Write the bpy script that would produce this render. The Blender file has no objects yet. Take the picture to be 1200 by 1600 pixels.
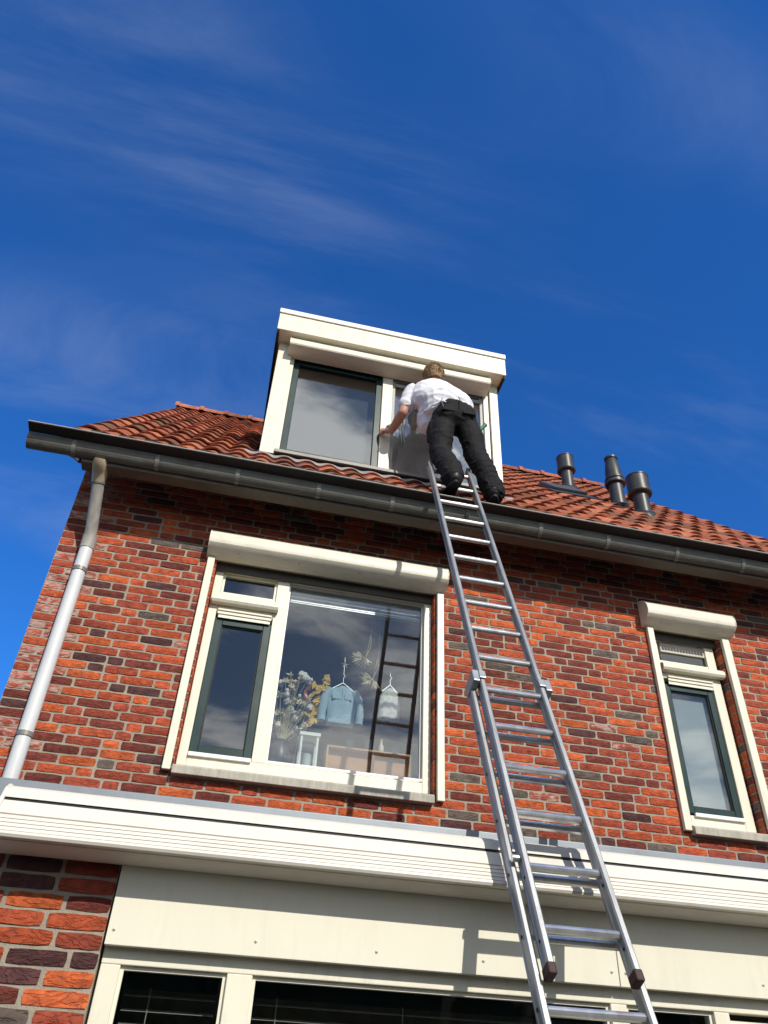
import bpy, bmesh, math, random
from mathutils import Vector, Matrix, noise
R = math.radians
random.seed(7)
EYE = 1.70                      # height of the photographer's eye above the pavement
SC = bpy.context.scene
COL = SC.collection

# ------------------------------------------------------------------ camera, sky, sun, exposure
cam_d = bpy.data.cameras.new('camera')
cam = bpy.data.objects.new('camera', cam_d); COL.objects.link(cam)
cam_d.sensor_fit = 'VERTICAL'; cam_d.sensor_height = 36.0; cam_d.lens = 36.0 * 1200 / 1600
cam_d.clip_start = 0.05; cam_d.clip_end = 2000
RW = ((0.97389588, -0.22292361, 0.04280043), (0.16991056, 0.59087437, -0.78866842), (0.15052314, 0.77535317, 0.61332719))
cam.matrix_world = Matrix(((RW[0][0], -RW[1][0], -RW[2][0], 0), (RW[0][1], -RW[1][1], -RW[2][1], -4.92),
                           (RW[0][2], -RW[1][2], -RW[2][2], EYE), (0, 0, 0, 1)))
SC.camera = cam

SUN = Vector((0.32, -1.0, 0.715)).normalized()
SUN_EL = math.asin(SUN.z)
SUN_ROT = math.atan2(SUN.x, SUN.y)
SC.view_settings.view_transform = 'Standard'; SC.view_settings.look = 'None'
SC.view_settings.exposure = 0.0; SC.view_settings.gamma = 1.0; SC.view_settings.use_curve_mapping = False
SC.render.engine = 'CYCLES'
SC.cycles.use_denoising = True
SC.cycles.max_bounces = 8; SC.cycles.transparent_max_bounces = 12; SC.cycles.glossy_bounces = 4
SC.cycles.caustics_reflective = False; SC.cycles.caustics_refractive = False
SC.cycles.sample_clamp_indirect = 4.0

world = bpy.data.worlds.new('World'); SC.world = world; world.use_nodes = True
nt = world.node_tree; N = nt.nodes; L = nt.links
N.clear()
out = N.new('ShaderNodeOutputWorld'); bg = N.new('ShaderNodeBackground')
sky = N.new('ShaderNodeTexSky'); sky.sky_type = 'NISHITA'; sky.sun_disc = False
sky.sun_elevation = SUN_EL; sky.sun_rotation = SUN_ROT
sky.air_density = 1.0; sky.dust_density = 0.2; sky.ozone_density = 3.0; sky.altitude = 0
hs = N.new('ShaderNodeMix'); hs.data_type = 'RGBA'; hs.blend_type = 'MULTIPLY'; hs.inputs['Factor'].default_value = 1.0
L.new(sky.outputs[0], hs.inputs['A'])
CR, CO1, CO2 = 30, (7.87199, 3.40698, 0), (10.04477, 19.64153, 0)
# high thin cloud: noise on the direction projected onto a flat cloud layer
tc = N.new('ShaderNodeTexCoord'); sep = N.new('ShaderNodeSeparateXYZ'); L.new(tc.outputs['Generated'], sep.inputs[0])
# the clear sky is deepest away from the sun and paler on the sun's side
sunward = N.new('ShaderNodeMapRange'); sunward.interpolation_type = 'SMOOTHSTEP'
sunward.inputs['From Min'].default_value = 0.15; sunward.inputs['From Max'].default_value = -0.65
L.new(sep.outputs['Y'], sunward.inputs['Value'])
tint = N.new('ShaderNodeMix'); tint.data_type = 'RGBA'; L.new(sunward.outputs[0], tint.inputs['Factor'])
tint.inputs['A'].default_value = (0.21, 0.77, 1.50, 1); tint.inputs['B'].default_value = (0.50, 0.55, 0.62, 1)
L.new(tint.outputs['Result'], hs.inputs['B'])
def wm(op, a, b=None, clamp=False):
    n = N.new('ShaderNodeMath'); n.operation = op; n.use_clamp = clamp
    for i, v in enumerate((a, b)):
        if v is None: continue
        if isinstance(v, (int, float)): n.inputs[i].default_value = v
        else: L.new(v, n.inputs[i])
    return n.outputs[0]
zc = wm('MAXIMUM', wm('ADD', sep.outputs['Z'], 0.10), 0.05)
px = wm('DIVIDE', sep.outputs['X'], zc); py = wm('DIVIDE', sep.outputs['Y'], zc)
cmb = N.new('ShaderNodeCombineXYZ'); L.new(px, cmb.inputs[0]); L.new(py, cmb.inputs[1])
def cloud(rot, scale, detail, rough, lo, hi, off, dist=0.4):
    mp = N.new('ShaderNodeMapping'); mp.inputs['Rotation'].default_value = (0, 0, R(rot)); mp.inputs['Scale'].default_value = scale
    mp.inputs['Location'].default_value = off
    L.new(cmb.outputs[0], mp.inputs[0])
    n = N.new('ShaderNodeTexNoise'); n.inputs['Scale'].default_value = 1.0; n.inputs['Detail'].default_value = detail
    n.inputs['Roughness'].default_value = rough; n.inputs['Distortion'].default_value = dist
    L.new(mp.outputs[0], n.inputs['Vector'])
    r = N.new('ShaderNodeMapRange'); r.interpolation_type = 'SMOOTHSTEP'
    r.inputs['From Min'].default_value = lo; r.inputs['From Max'].default_value = hi
    L.new(n.outputs['Fac'], r.inputs['Value']); return r.outputs[0]
cirrus = cloud(CR, (0.9, 2.5, 1), 9, 0.62, 0.40, 0.90, CO1, 0.9)
patch = cloud(CR, (0.7, 1.2, 1), 2, 0.5, 0.46, 0.66, CO2, 0.6)
thin = wm('MULTIPLY', wm('MULTIPLY', cirrus, patch), 0.46)
# fair weather cumulus bank standing in the southern half of the sky, the side the window panes mirror
SO = (4.662, 4.617, 0)
cum = cloud(0, (1.5, 1.9, 1), 9, 0.60, 0.44, 0.60, SO, 0.3)
south = N.new('ShaderNodeMapRange'); south.interpolation_type = 'SMOOTHSTEP'
south.inputs['From Min'].default_value = 0.0; south.inputs['From Max'].default_value = -0.45
L.new(sep.outputs['Y'], south.inputs['Value'])
cumf = wm('MULTIPLY', wm('MULTIPLY', cum, south.outputs[0]), 0.85)
mix1 = N.new('ShaderNodeMix'); mix1.data_type = 'RGBA'; L.new(thin, mix1.inputs['Factor']); L.new(hs.outputs['Result'], mix1.inputs['A'])
mix1.inputs['B'].default_value = (4.0, 4.7, 5.9, 1)
mix2 = N.new('ShaderNodeMix'); mix2.data_type = 'RGBA'; L.new(cumf, mix2.inputs['Factor']); L.new(mix1.outputs['Result'], mix2.inputs['A'])
mix2.inputs['B'].default_value = (13.5, 13.4, 13.1, 1)
L.new(mix2.outputs['Result'], bg.inputs['Color']); bg.inputs['Strength'].default_value = 0.125
L.new(bg.outputs[0], out.inputs['Surface'])

sun_d = bpy.data.lights.new('sun', 'SUN'); sun_d.energy = 4.2; sun_d.angle = R(0.53); sun_d.color = (1.0, 0.945, 0.855)
sun = bpy.data.objects.new('sun', sun_d); COL.objects.link(sun)
sun.rotation_euler = SUN.to_track_quat('Z', 'Y').to_euler()

# ------------------------------------------------------------------ materials
def mat(name, col, rough=0.6, metal=0.0, var=0.15, vscale=6.0, bump=0.0, bscale=60.0, spec=0.4, dirt=None, dirt_amt=0.0, dirt_scale=3.0, stretch=(1, 1, 1), rnd=0.0):
    m = bpy.data.materials.new(name); m.use_nodes = True
    t = m.node_tree; n = t.nodes; l = t.links
    b = n['Principled BSDF']; b.inputs['Roughness'].default_value = rough; b.inputs['Metallic'].default_value = metal
    b.inputs['Specular IOR Level'].default_value = spec
    tcn = n.new('ShaderNodeTexCoord'); oi = n.new('ShaderNodeObjectInfo')
    mp = n.new('ShaderNodeMapping'); mp.inputs['Scale'].default_value = stretch; l.new(tcn.outputs['Object'], mp.inputs[0])
    w = n.new('ShaderNodeMath'); w.operation = 'MULTIPLY'; w.inputs[1].default_value = 60.0; l.new(oi.outputs['Random'], w.inputs[0])
    def nz(scale, detail=4, rough_=0.6, dist=0.0):
        k = n.new('ShaderNodeTexNoise'); k.noise_dimensions = '4D'; k.inputs['Scale'].default_value = scale
        k.inputs['Detail'].default_value = detail; k.inputs['Roughness'].default_value = rough_; k.inputs['Distortion'].default_value = dist
        l.new(mp.outputs[0], k.inputs['Vector']); l.new(w.outputs[0], k.inputs['W']); return k.outputs['Fac']
    f = nz(vscale)
    rmp = n.new('ShaderNodeMapRange'); rmp.inputs['From Min'].default_value = 0.25; rmp.inputs['From Max'].default_value = 0.75
    rmp.inputs['To Min'].default_value = 1 - var; rmp.inputs['To Max'].default_value = 1 + var; l.new(f, rmp.inputs['Value'])
    fac = rmp.outputs[0]
    if rnd:
        r2 = n.new('ShaderNodeMapRange'); r2.inputs['To Min'].default_value = 1 - rnd; r2.inputs['To Max'].default_value = 1 + rnd
        l.new(oi.outputs['Random'], r2.inputs['Value'])
        mm = n.new('ShaderNodeMath'); mm.operation = 'MULTIPLY'; l.new(fac, mm.inputs[0]); l.new(r2.outputs[0], mm.inputs[1]); fac = mm.outputs[0]
    vm = n.new('ShaderNodeVectorMath'); vm.operation = 'SCALE'; vm.inputs[0].default_value = col; l.new(fac, vm.inputs['Scale'])
    c = vm.outputs[0]
    if dirt:
        d = nz(dirt_scale, 6, 0.65, 0.3)
        dr = n.new('ShaderNodeMapRange'); dr.inputs['From Min'].default_value = 0.5; dr.inputs['From Max'].default_value = 0.72
        dr.inputs['To Max'].default_value = dirt_amt; l.new(d, dr.inputs['Value'])
        mx = n.new('ShaderNodeMix'); mx.data_type = 'RGBA'; l.new(dr.outputs[0], mx.inputs['Factor']); l.new(c, mx.inputs['A'])
        mx.inputs['B'].default_value = (*dirt, 1); c = mx.outputs['Result']
    l.new(c, b.inputs['Base Color'])
    rr = n.new('ShaderNodeMapRange'); rr.inputs['To Min'].default_value = max(0, rough - 0.08); rr.inputs['To Max'].default_value = min(1, rough + 0.08)
    l.new(f, rr.inputs['Value']); l.new(rr.outputs[0], b.inputs['Roughness'])
    if bump:
        bp = n.new('ShaderNodeBump'); bp.inputs['Strength'].default_value = 1.0; bp.inputs['Distance'].default_value = bump
        l.new(nz(bscale, 5, 0.6), bp.inputs['Height']); l.new(bp.outputs[0], b.inputs['Normal'])
    return m

def brick_mat(name, col, smear=0.0):
    m = mat(name, col, rough=0.88, var=0.34, vscale=26, spec=0.2, rnd=0.2, dirt=(0.07, 0.04, 0.034), dirt_amt=0.5, dirt_scale=14)
    t = m.node_tree; n = t.nodes; l = t.links; b = n['Principled BSDF']
    mp = [k for k in n if k.bl_idname == 'ShaderNodeMapping'][0]
    w = [k for k in n if k.bl_idname == 'ShaderNodeMath'][0]
    def nz(sc, dist, stretch, rot=0):
        m2 = n.new('ShaderNodeMapping'); m2.inputs['Scale'].default_value = stretch; m2.inputs['Rotation'].default_value = (0, R(rot), 0)
        l.new(mp.outputs[0], m2.inputs[0])
        k = n.new('ShaderNodeTexNoise'); k.noise_dimensions = '4D'; k.inputs['Scale'].default_value = sc; k.inputs['Detail'].default_value = 5
        k.inputs['Distortion'].default_value = dist; l.new(m2.outputs[0], k.inputs['Vector']); l.new(w.outputs[0], k.inputs['W']); return k.outputs['Fac']
    # folded creases of a hand-thrown brick: sharp valleys where the noise crosses its middle
    f = nz(15, 1.2, (0.8, 1, 2.2), 35)
    a = n.new('ShaderNodeMath'); a.operation = 'SUBTRACT'; a.inputs[1].default_value = 0.5; l.new(f, a.inputs[0])
    ab = n.new('ShaderNodeMath'); ab.operation = 'ABSOLUTE'; l.new(a.outputs[0], ab.inputs[0])
    mr = n.new('ShaderNodeMapRange'); mr.inputs['From Max'].default_value = 0.055; l.new(ab.outputs[0], mr.inputs['Value'])
    g = nz(160, 0.2, (1, 1, 1))
    ad = n.new('ShaderNodeMath'); ad.operation = 'MULTIPLY_ADD'; ad.inputs[1].default_value = 0.35; l.new(g, ad.inputs[0]); l.new(mr.outputs[0], ad.inputs[2])
    bp = n.new('ShaderNodeBump'); bp.inputs['Strength'].default_value = 0.8; bp.inputs['Distance'].default_value = 0.0045
    l.new(ad.outputs[0], bp.inputs['Height']); l.new(bp.outputs[0], b.inputs['Normal'])
    if smear:
        s = nz(26, 0.8, (0.6, 1, 1.4)); sr = n.new('ShaderNodeMapRange'); sr.inputs['From Min'].default_value = 0.44; sr.inputs['From Max'].default_value = 0.60
        sr.inputs['To Max'].default_value = smear; l.new(s, sr.inputs['Value'])
        src = b.inputs['Base Color'].links[0].from_socket
        mx = n.new('ShaderNodeMix'); mx.data_type = 'RGBA'; l.new(sr.outputs[0], mx.inputs['Factor']); l.new(src, mx.inputs['A'])
        mx.inputs['B'].default_value = (0.55, 0.48, 0.42, 1); l.new(mx.outputs['Result'], b.inputs['Base Color'])
    return m

BR = {'o': brick_mat('brick_orange', (0.50, 0.110, 0.038)), 'p': brick_mat('brick_orange_red', (0.42, 0.084, 0.036)),
      'r': brick_mat('brick_red', (0.31, 0.064, 0.036)), 'm': brick_mat('brick_maroon', (0.17, 0.042, 0.031)),
      'd': brick_mat('brick_purple', (0.088, 0.038, 0.037)), 'g': brick_mat('brick_grey', (0.125, 0.098, 0.082)),
      'w': brick_mat('brick_bloomed', (0.36, 0.085, 0.055), 0.6)}
BKEYS = list(BR)
M_MORTAR = mat('mortar', (0.335, 0.295, 0.235), 0.95, var=0.2, vscale=18, bump=0.004, bscale=120, spec=0.1, dirt=(0.2, 0.17, 0.13), dirt_amt=0.5, dirt_scale=6)
M_CREAM = mat('cream_paint', (0.76, 0.73, 0.595), 0.38, var=0.035, vscale=3, bump=0.0006, bscale=40, dirt=(0.52, 0.47, 0.36), dirt_amt=0.42, dirt_scale=7, stretch=(2.2, 2.2, 0.5))
M_BOX = mat('cream_aluminium', (0.76, 0.72, 0.60), 0.42, var=0.05, vscale=4, dirt=(0.48, 0.42, 0.33), dirt_amt=0.45, dirt_scale=7, stretch=(1, 3, 3))
M_FASC = mat('cream_panel', (0.74, 0.715, 0.585), 0.45, var=0.03, vscale=2, dirt=(0.56, 0.52, 0.41), dirt_amt=0.35, dirt_scale=4, stretch=(2.4, 1, 0.5))
M_WHITE = mat('white_trim', (0.84, 0.84, 0.82), 0.35, var=0.03, dirt=(0.6, 0.58, 0.52), dirt_amt=0.25, dirt_scale=8)
M_AWN = mat('awning_white', (0.70, 0.665, 0.585), 0.40, var=0.03, vscale=5, dirt=(0.55, 0.46, 0.40), dirt_amt=0.35, dirt_scale=9, stretch=(1, 2, 2))
M_GREEN = mat('green_paint', (0.009, 0.032, 0.031), 0.3, var=0.1, vscale=5)
M_BLACK = mat('black_board', (0.012, 0.013, 0.015), 0.5, var=0.1)
M_SEAL = mat('rubber_seal', (0.01, 0.01, 0.01), 0.6)
M_ZINC = mat('weathered_zinc', (0.135, 0.134, 0.118), 0.48, metal=0.25, var=0.22, vscale=5, dirt=(0.05, 0.042, 0.034), dirt_amt=0.75, dirt_scale=5, stretch=(0.9, 3, 3), bump=0.0035, bscale=9)
M_STRAP = mat('zinc_strap', (0.21, 0.205, 0.185), 0.45, metal=0.3, var=0.3, vscale=20)
M_EDGE = mat('zinc_edge', (0.42, 0.41, 0.38), 0.4, metal=0.4, var=0.15)
M_FLASH = mat('zinc_flashing', (0.23, 0.26, 0.285), 0.42, metal=0.35, var=0.12, vscale=4, dirt=(0.15, 0.15, 0.15), dirt_amt=0.35, dirt_scale=6)
M_LEAD = mat('lead_sheet', (0.36, 0.37, 0.38), 0.5, metal=0.35, var=0.2, vscale=12, bump=0.003, bscale=30)
M_SILL = mat('concrete_sill', (0.42, 0.395, 0.335), 0.9, var=0.22, vscale=14, bump=0.002, bscale=70, dirt=(0.2, 0.19, 0.16), dirt_amt=0.5, dirt_scale=9, stretch=(2.5, 1, 0.6))
M_PVC = mat('grey_pvc', (0.62, 0.64, 0.645), 0.4, var=0.06, vscale=4, dirt=(0.4, 0.42, 0.42), dirt_amt=0.35, dirt_scale=5, stretch=(3, 3, 0.6))
M_PVCOLD = mat('faded_pvc', (0.34, 0.32, 0.29), 0.5, var=0.25, vscale=9, dirt=(0.2, 0.18, 0.15), dirt_amt=0.6, dirt_scale=10, stretch=(3, 3, 0.5))
M_PVCYEL = mat('yellowed_pvc', (0.46, 0.385, 0.265), 0.4, var=0.2, vscale=12, dirt=(0.3, 0.24, 0.16), dirt_amt=0.5)
M_CLIP = mat('pipe_clip', (0.22, 0.21, 0.19), 0.5, metal=0.3)
M_ALU = mat('ladder_aluminium', (0.37, 0.375, 0.372), 0.46, metal=0.8, var=0.22, vscale=9, dirt=(0.25, 0.25, 0.25), dirt_amt=0.5, dirt_scale=14, stretch=(3, 3, 0.5), bump=0.0006, bscale=90)
M_RUNG = mat('rung_aluminium', (0.72, 0.72, 0.71), 0.30, metal=0.85, var=0.12, vscale=20, dirt=(0.4, 0.39, 0.37), dirt_amt=0.4, dirt_scale=24)
M_CAP = mat('red_brown_cap', (0.045, 0.014, 0.012), 0.6, var=0.3, vscale=30)
M_PLATE = mat('guide_plate', (0.40, 0.42, 0.44), 0.4, metal=0.6, var=0.15)
M_VENT = mat('black_vent', (0.034, 0.038, 0.040), 0.42, var=0.35, vscale=8, spec=0.5, dirt=(0.09, 0.085, 0.08), dirt_amt=0.35, dirt_scale=7)
M_ROOFFELT = mat('roof_board', (0.05, 0.035, 0.03), 0.9)
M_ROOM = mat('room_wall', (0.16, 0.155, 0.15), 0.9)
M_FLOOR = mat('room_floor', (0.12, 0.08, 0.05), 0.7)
M_BLINDG = mat('grey_blind', (0.24, 0.255, 0.27), 0.9, var=0.06, vscale=4)
M_BLINDW = mat('white_blind', (0.82, 0.84, 0.84), 0.9, var=0.05, vscale=4)
M_FROST = mat('frosted_film', (0.46, 0.50, 0.52), 0.8, var=0.05, vscale=3)
M_SLAT = mat('blind_slat', (0.60, 0.57, 0.50), 0.5)
M_STACK = mat('blind_aluminium', (0.72, 0.72, 0.72), 0.35, metal=0.3)
M_GRILLE = mat('vent_grille', (0.50, 0.47, 0.40), 0.5, dirt=(0.2, 0.18, 0.15), dirt_amt=0.5, dirt_scale=20)
TILE = [mat('tile_red', (0.345, 0.115, 0.068), 0.93, var=0.34, vscale=12, bump=0.005, bscale=45, rnd=0.25, spec=0.05, dirt=(0.085, 0.05, 0.035), dirt_amt=0.9, dirt_scale=9),
        mat('tile_orange', (0.41, 0.150, 0.088), 0.93, var=0.32, vscale=12, bump=0.005, bscale=45, rnd=0.25, spec=0.05, dirt=(0.12, 0.07, 0.045), dirt_amt=0.8, dirt_scale=9),
        mat('tile_brown', (0.26, 0.100, 0.064), 0.93, var=0.34, vscale=12, bump=0.005, bscale=45, rnd=0.25, spec=0.05, dirt=(0.055, 0.045, 0.03), dirt_amt=0.85, dirt_scale=5),
        mat('tile_mossy', (0.19, 0.092, 0.060), 0.85, var=0.3, vscale=12, bump=0.005, bscale=40, rnd=0.25, spec=0.05, dirt=(0.07, 0.06, 0.035), dirt_amt=0.9, dirt_scale=8)]

def glass_mat(name, tint, f0=0.085, wave=0.0012, wscale=2.2):
    m = bpy.data.materials.new(name); m.use_nodes = True
    t = m.node_tree; n = t.nodes; l = t.links; n.clear()
    o = n.new('ShaderNodeOutputMaterial'); tr = n.new('ShaderNodeBsdfTransparent'); tr.inputs[0].default_value = (*tint, 1)
    gl = n.new('ShaderNodeBsdfGlossy'); gl.inputs['Roughness'].default_value = 0.0
    geo = n.new('ShaderNodeNewGeometry'); dt = n.new('ShaderNodeVectorMath'); dt.operation = 'DOT_PRODUCT'
    l.new(geo.outputs['Normal'], dt.inputs[0]); l.new(geo.outputs['Incoming'], dt.inputs[1])
    def mt(op, a, b):
        k = n.new('ShaderNodeMath'); k.operation = op
        for i, v in enumerate((a, b)):
            if v is None: continue
            if isinstance(v, (int, float)): k.inputs[i].default_value = v
            else: l.new(v, k.inputs[i])
        return k.outputs[0]
    fr = mt('ADD', mt('MULTIPLY', mt('POWER', mt('SUBTRACT', 1.0, mt('ABSOLUTE', dt.outputs['Value'], None)), 5.0), 1 - f0), f0)
    tcn = n.new('ShaderNodeTexCoord'); nz = n.new('ShaderNodeTexNoise'); nz.inputs['Scale'].default_value = wscale; nz.inputs['Detail'].default_value = 1
    l.new(tcn.outputs['Object'], nz.inputs['Vector'])
    bp = n.new('ShaderNodeBump'); bp.inputs['Distance'].default_value = wave; bp.inputs['Strength'].default_value = 1.0
    l.new(nz.outputs['Fac'], bp.inputs['Height']); l.new(bp.outputs[0], gl.inputs['Normal'])
    mx = n.new('ShaderNodeMixShader'); l.new(fr, mx.inputs[0]); l.new(tr.outputs[0], mx.inputs[1]); l.new(gl.outputs[0], mx.inputs[2])
    l.new(mx.outputs[0], o.inputs['Surface']); return m
M_GLASS = glass_mat('window_glass', (0.88, 0.91, 0.91), 0.13)
M_GLASSD = glass_mat('toned_glass', (0.62, 0.66, 0.68), 0.10)
M_GLASSL = glass_mat('ground_floor_glass', (0.75, 0.78, 0.78), 0.045)
M_CLEAR = glass_mat('clear_glass', (0.93, 0.96, 0.96), 0.06, 0.004, 12)

# ------------------------------------------------------------------ mesh helpers (coordinates: x along the facade, y into the house, z above the eye)
class MB:
    def __init__(s): s.v = []; s.f = []; s.mi = []; s.m = 0
    def add(s, vs, fs):
        o = len(s.v); s.v += [tuple(p) for p in vs]
        for f in fs: s.f.append(tuple(i + o for i in f)); s.mi.append(s.m)
        return s
    def box(s, x0, x1, y0, y1, z0, z1):
        return s.add([(x0, y0, z0), (x1, y0, z0), (x1, y1, z0), (x0, y1, z0), (x0, y0, z1), (x1, y0, z1), (x1, y1, z1), (x0, y1, z1)],
                     [(0, 3, 2, 1), (4, 5, 6, 7), (0, 1, 5, 4), (1, 2, 6, 5), (2, 3, 7, 6), (3, 0, 4, 7)])
    def prism(s, prof, x0, x1):                      # closed (y,z) outline extruded along x
        n = len(prof)
        ar = sum(prof[i][0] * prof[(i + 1) % n][1] - prof[(i + 1) % n][0] * prof[i][1] for i in range(n))
        if ar < 0: prof = prof[::-1]
        vs = [(x0, y, z) for y, z in prof] + [(x1, y, z) for y, z in prof]
        fs = [(i, i + n, (i + 1) % n + n, (i + 1) % n) for i in range(n)]
        fs = [f[::-1] for f in fs]
        return s.add(vs, fs + [tuple(range(n))[::-1], tuple(range(n, 2 * n))])
    def sheet(s, prof, x0, x1, t=0.004):             # open (y,z) line given thickness
        ins = []
        for i, (y, z) in enumerate(prof):
            a = Vector(prof[max(0, i - 1)]); b = Vector(prof[min(len(prof) - 1, i + 1)]); d = (b - a).normalized()
            ins.append((y - d.y * t, z + d.x * t))
        k = len(prof)
        for i in range(k - 1):
            q = [prof[i], prof[i + 1], ins[i + 1], ins[i]]
            vs = [(x0, y, z) for y, z in q] + [(x1, y, z) for y, z in q]
            fs = [(0, 4, 5, 1), (2, 6, 7, 3), (0, 1, 2, 3), (7, 6, 5, 4)]
            if i == 0: fs.append((3, 7, 4, 0))
            if i == k - 2: fs.append((1, 5, 6, 2))
            s.add(vs, fs)
        return s
    def tube(s, pts, r, n=12, caps=True):
        pts = [Vector(p) for p in pts]; rs = r if isinstance(r, (list, tuple)) else [r] * len(pts)
        rings = []; ref = None
        for i, p in enumerate(pts):
            d = (pts[min(len(pts) - 1, i + 1)] - pts[max(0, i - 1)]).normalized()
            if ref is None or abs(ref.dot(d)) > 0.95: ref = Vector((0, 0, 1)) if abs(d.z) < 0.9 else Vector((1, 0, 0))
            a = (ref - d * ref.dot(d)).normalized(); b = d.cross(a); ref = a
            rings.append([p + (a * math.cos(2 * math.pi * k / n) + b * math.sin(2 * math.pi * k / n)) * rs[i] for k in range(n)])
        vs = [q for rg in rings for q in rg]; fs = []
        for i in range(len(pts) - 1):
            for k in range(n): fs.append((i * n + k, i * n + (k + 1) % n, (i + 1) * n + (k + 1) % n, (i + 1) * n + k))
        if caps: fs += [tuple(range(n))[::-1], tuple(range((len(pts) - 1) * n, len(pts) * n))]
        return s.add(vs, fs)
    def lathe(s, prof, c, axis=Vector((0, 0, 1)), n=20, cap=True):      # prof: (radius, height)
        axis = Vector(axis).normalized(); a = axis.orthogonal().normalized(); b = axis.cross(a); c = Vector(c)
        vs = [c + axis * h + (a * math.cos(2 * math.pi * k / n) + b * math.sin(2 * math.pi * k / n)) * r for r, h in prof for k in range(n)]
        fs = []
        for i in range(len(prof) - 1):
            for k in range(n): fs.append((i * n + k, i * n + (k + 1) % n, (i + 1) * n + (k + 1) % n, (i + 1) * n + k))
        if cap: fs += [tuple(range(n))[::-1], tuple(range((len(prof) - 1) * n, len(prof) * n))]
        return s.add(vs, fs)
    def blob(s, c, r, seg=8, ring=6, jit=0.0, sc=(1, 1, 1)):
        vs = []; fs = []; c = Vector(c)
        vs.append(c + Vector((0, 0, r * sc[2])))
        for i in range(1, ring):
            for k in range(seg):
                t = math.pi * i / ring; p = 2 * math.pi * k / seg; q = r * (1 + random.uniform(-jit, jit))
                vs.append(c + Vector((q * math.sin(t) * math.cos(p) * sc[0], q * math.sin(t) * math.sin(p) * sc[1], q * math.cos(t) * sc[2])))
        vs.append(c - Vector((0, 0, r * sc[2])))
        for k in range(seg): fs.append((0, 1 + k, 1 + (k + 1) % seg))
        for i in range(ring - 2):
            for k in range(seg):
                a = 1 + i * seg + k; b = 1 + i * seg + (k + 1) % seg; fs.append((a, a + seg, b + seg, b))
        e = len(vs) - 1; o = 1 + (ring - 2) * seg
        for k in range(seg): fs.append((e, o + (k + 1) % seg, o + k))
        return s.add(vs, fs)
    def mesh(s, name, mats, origin=(0, 0, 0), smooth=False):
        me = bpy.data.meshes.new(name); o = Vector(origin)
        me.from_pydata([tuple(Vector(p) - o) for p in s.v], [], s.f)
        for m in (mats if isinstance(mats, (list, tuple)) else [mats]): me.materials.append(m)
        if isinstance(mats, (list, tuple)) and len(mats) > 1: me.polygons.foreach_set('material_index', s.mi)
        if smooth: me.polygons.foreach_set('use_smooth', [True] * len(me.polygons))
        me.update(); return me
    def build(s, name, mats, parent=None, smooth=False, bevel=0.0, origin=None, local=False, sharp=35):
        wo = Vector((0, 0, 0)) if parent is None else ORG[parent.name]
        org = wo if origin is None else Vector(origin)
        me = s.mesh(name, mats, (0, 0, 0) if local else org, smooth)
        o = bpy.data.objects.new(name, me); COL.objects.link(o)
        if parent is not None: o.parent = parent; o.location = (0, 0, 0) if local else org - wo
        else: o.location = org + Vector((0, 0, EYE))
        ORG[o.name] = org
        if bevel:
            b = o.modifiers.new('bevel', 'BEVEL'); b.width = bevel; b.segments = 2; b.limit_method = 'ANGLE'; b.angle_limit = R(40)
        if smooth and sharp: me.set_sharp_from_angle(angle=R(sharp))
        return o
ORG = {}
def thing(name, label, cat, loc, group=None):
    o = bpy.data.objects.new(name, None); COL.objects.link(o); o.empty_display_size = 0.1
    o.location = Vector(loc) + Vector((0, 0, EYE)); ORG[o.name] = Vector(loc)
    o['label'] = label; o['category'] = cat
    if group: o['group'] = group
    return o
def tag(o, label, cat, group=None):
    o['label'] = label; o['category'] = cat
    if group: o['group'] = group
    return o
def struct(o): o['kind'] = 'structure'; return o

# ------------------------------------------------------------------ ground
M_PAVE = mat('pavement', (0.085, 0.078, 0.07), 0.9, var=0.2, vscale=1.2, bump=0.004, bscale=30)
M_ROAD = mat('street_brick', (0.075, 0.058, 0.05), 0.9, var=0.25, vscale=3.0, bump=0.006, bscale=20)
struct(MB().add([(-300, -300, -EYE - .12), (300, -300, -EYE - .12), (300, 300, -EYE - .12), (-300, 300, -EYE - .12)], [(0, 1, 2, 3)]).build('ground', M_ROAD))
struct(MB().box(-40, 40, -7.5, 0.2, -EYE - .11, -EYE).build('pavement', M_PAVE))

M_UNSEEN_HEDGE = mat('unseen_hedge_leaf', (0.045, 0.075, 0.022), 0.6, var=0.4, vscale=4)  # unseen hedge added behind the camera to darken reflections in the lower panes
hg = random.Random(2); mb = MB()
for k in range(9000):
    c = Vector((hg.uniform(-14, 14), -16 + hg.uniform(-.9, .9), -EYE + 4.6 * hg.random() ** .8 + hg.uniform(0, .4))); a = Vector((hg.uniform(-1, 1), hg.uniform(-1, 1), hg.uniform(-1, 1))).normalized() * .16
    b_ = a.orthogonal().normalized() * .09
    mb.add([c - a, c + b_, c + a, c - b_], [(0, 1, 2, 3)])
mb.box(-14, 14, -16.6, -15.4, -EYE - .1, 2.4)
unseen_hedge = mb.build('unseen_hedge', M_UNSEEN_HEDGE); unseen_hedge['kind'] = 'stuff'

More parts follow.
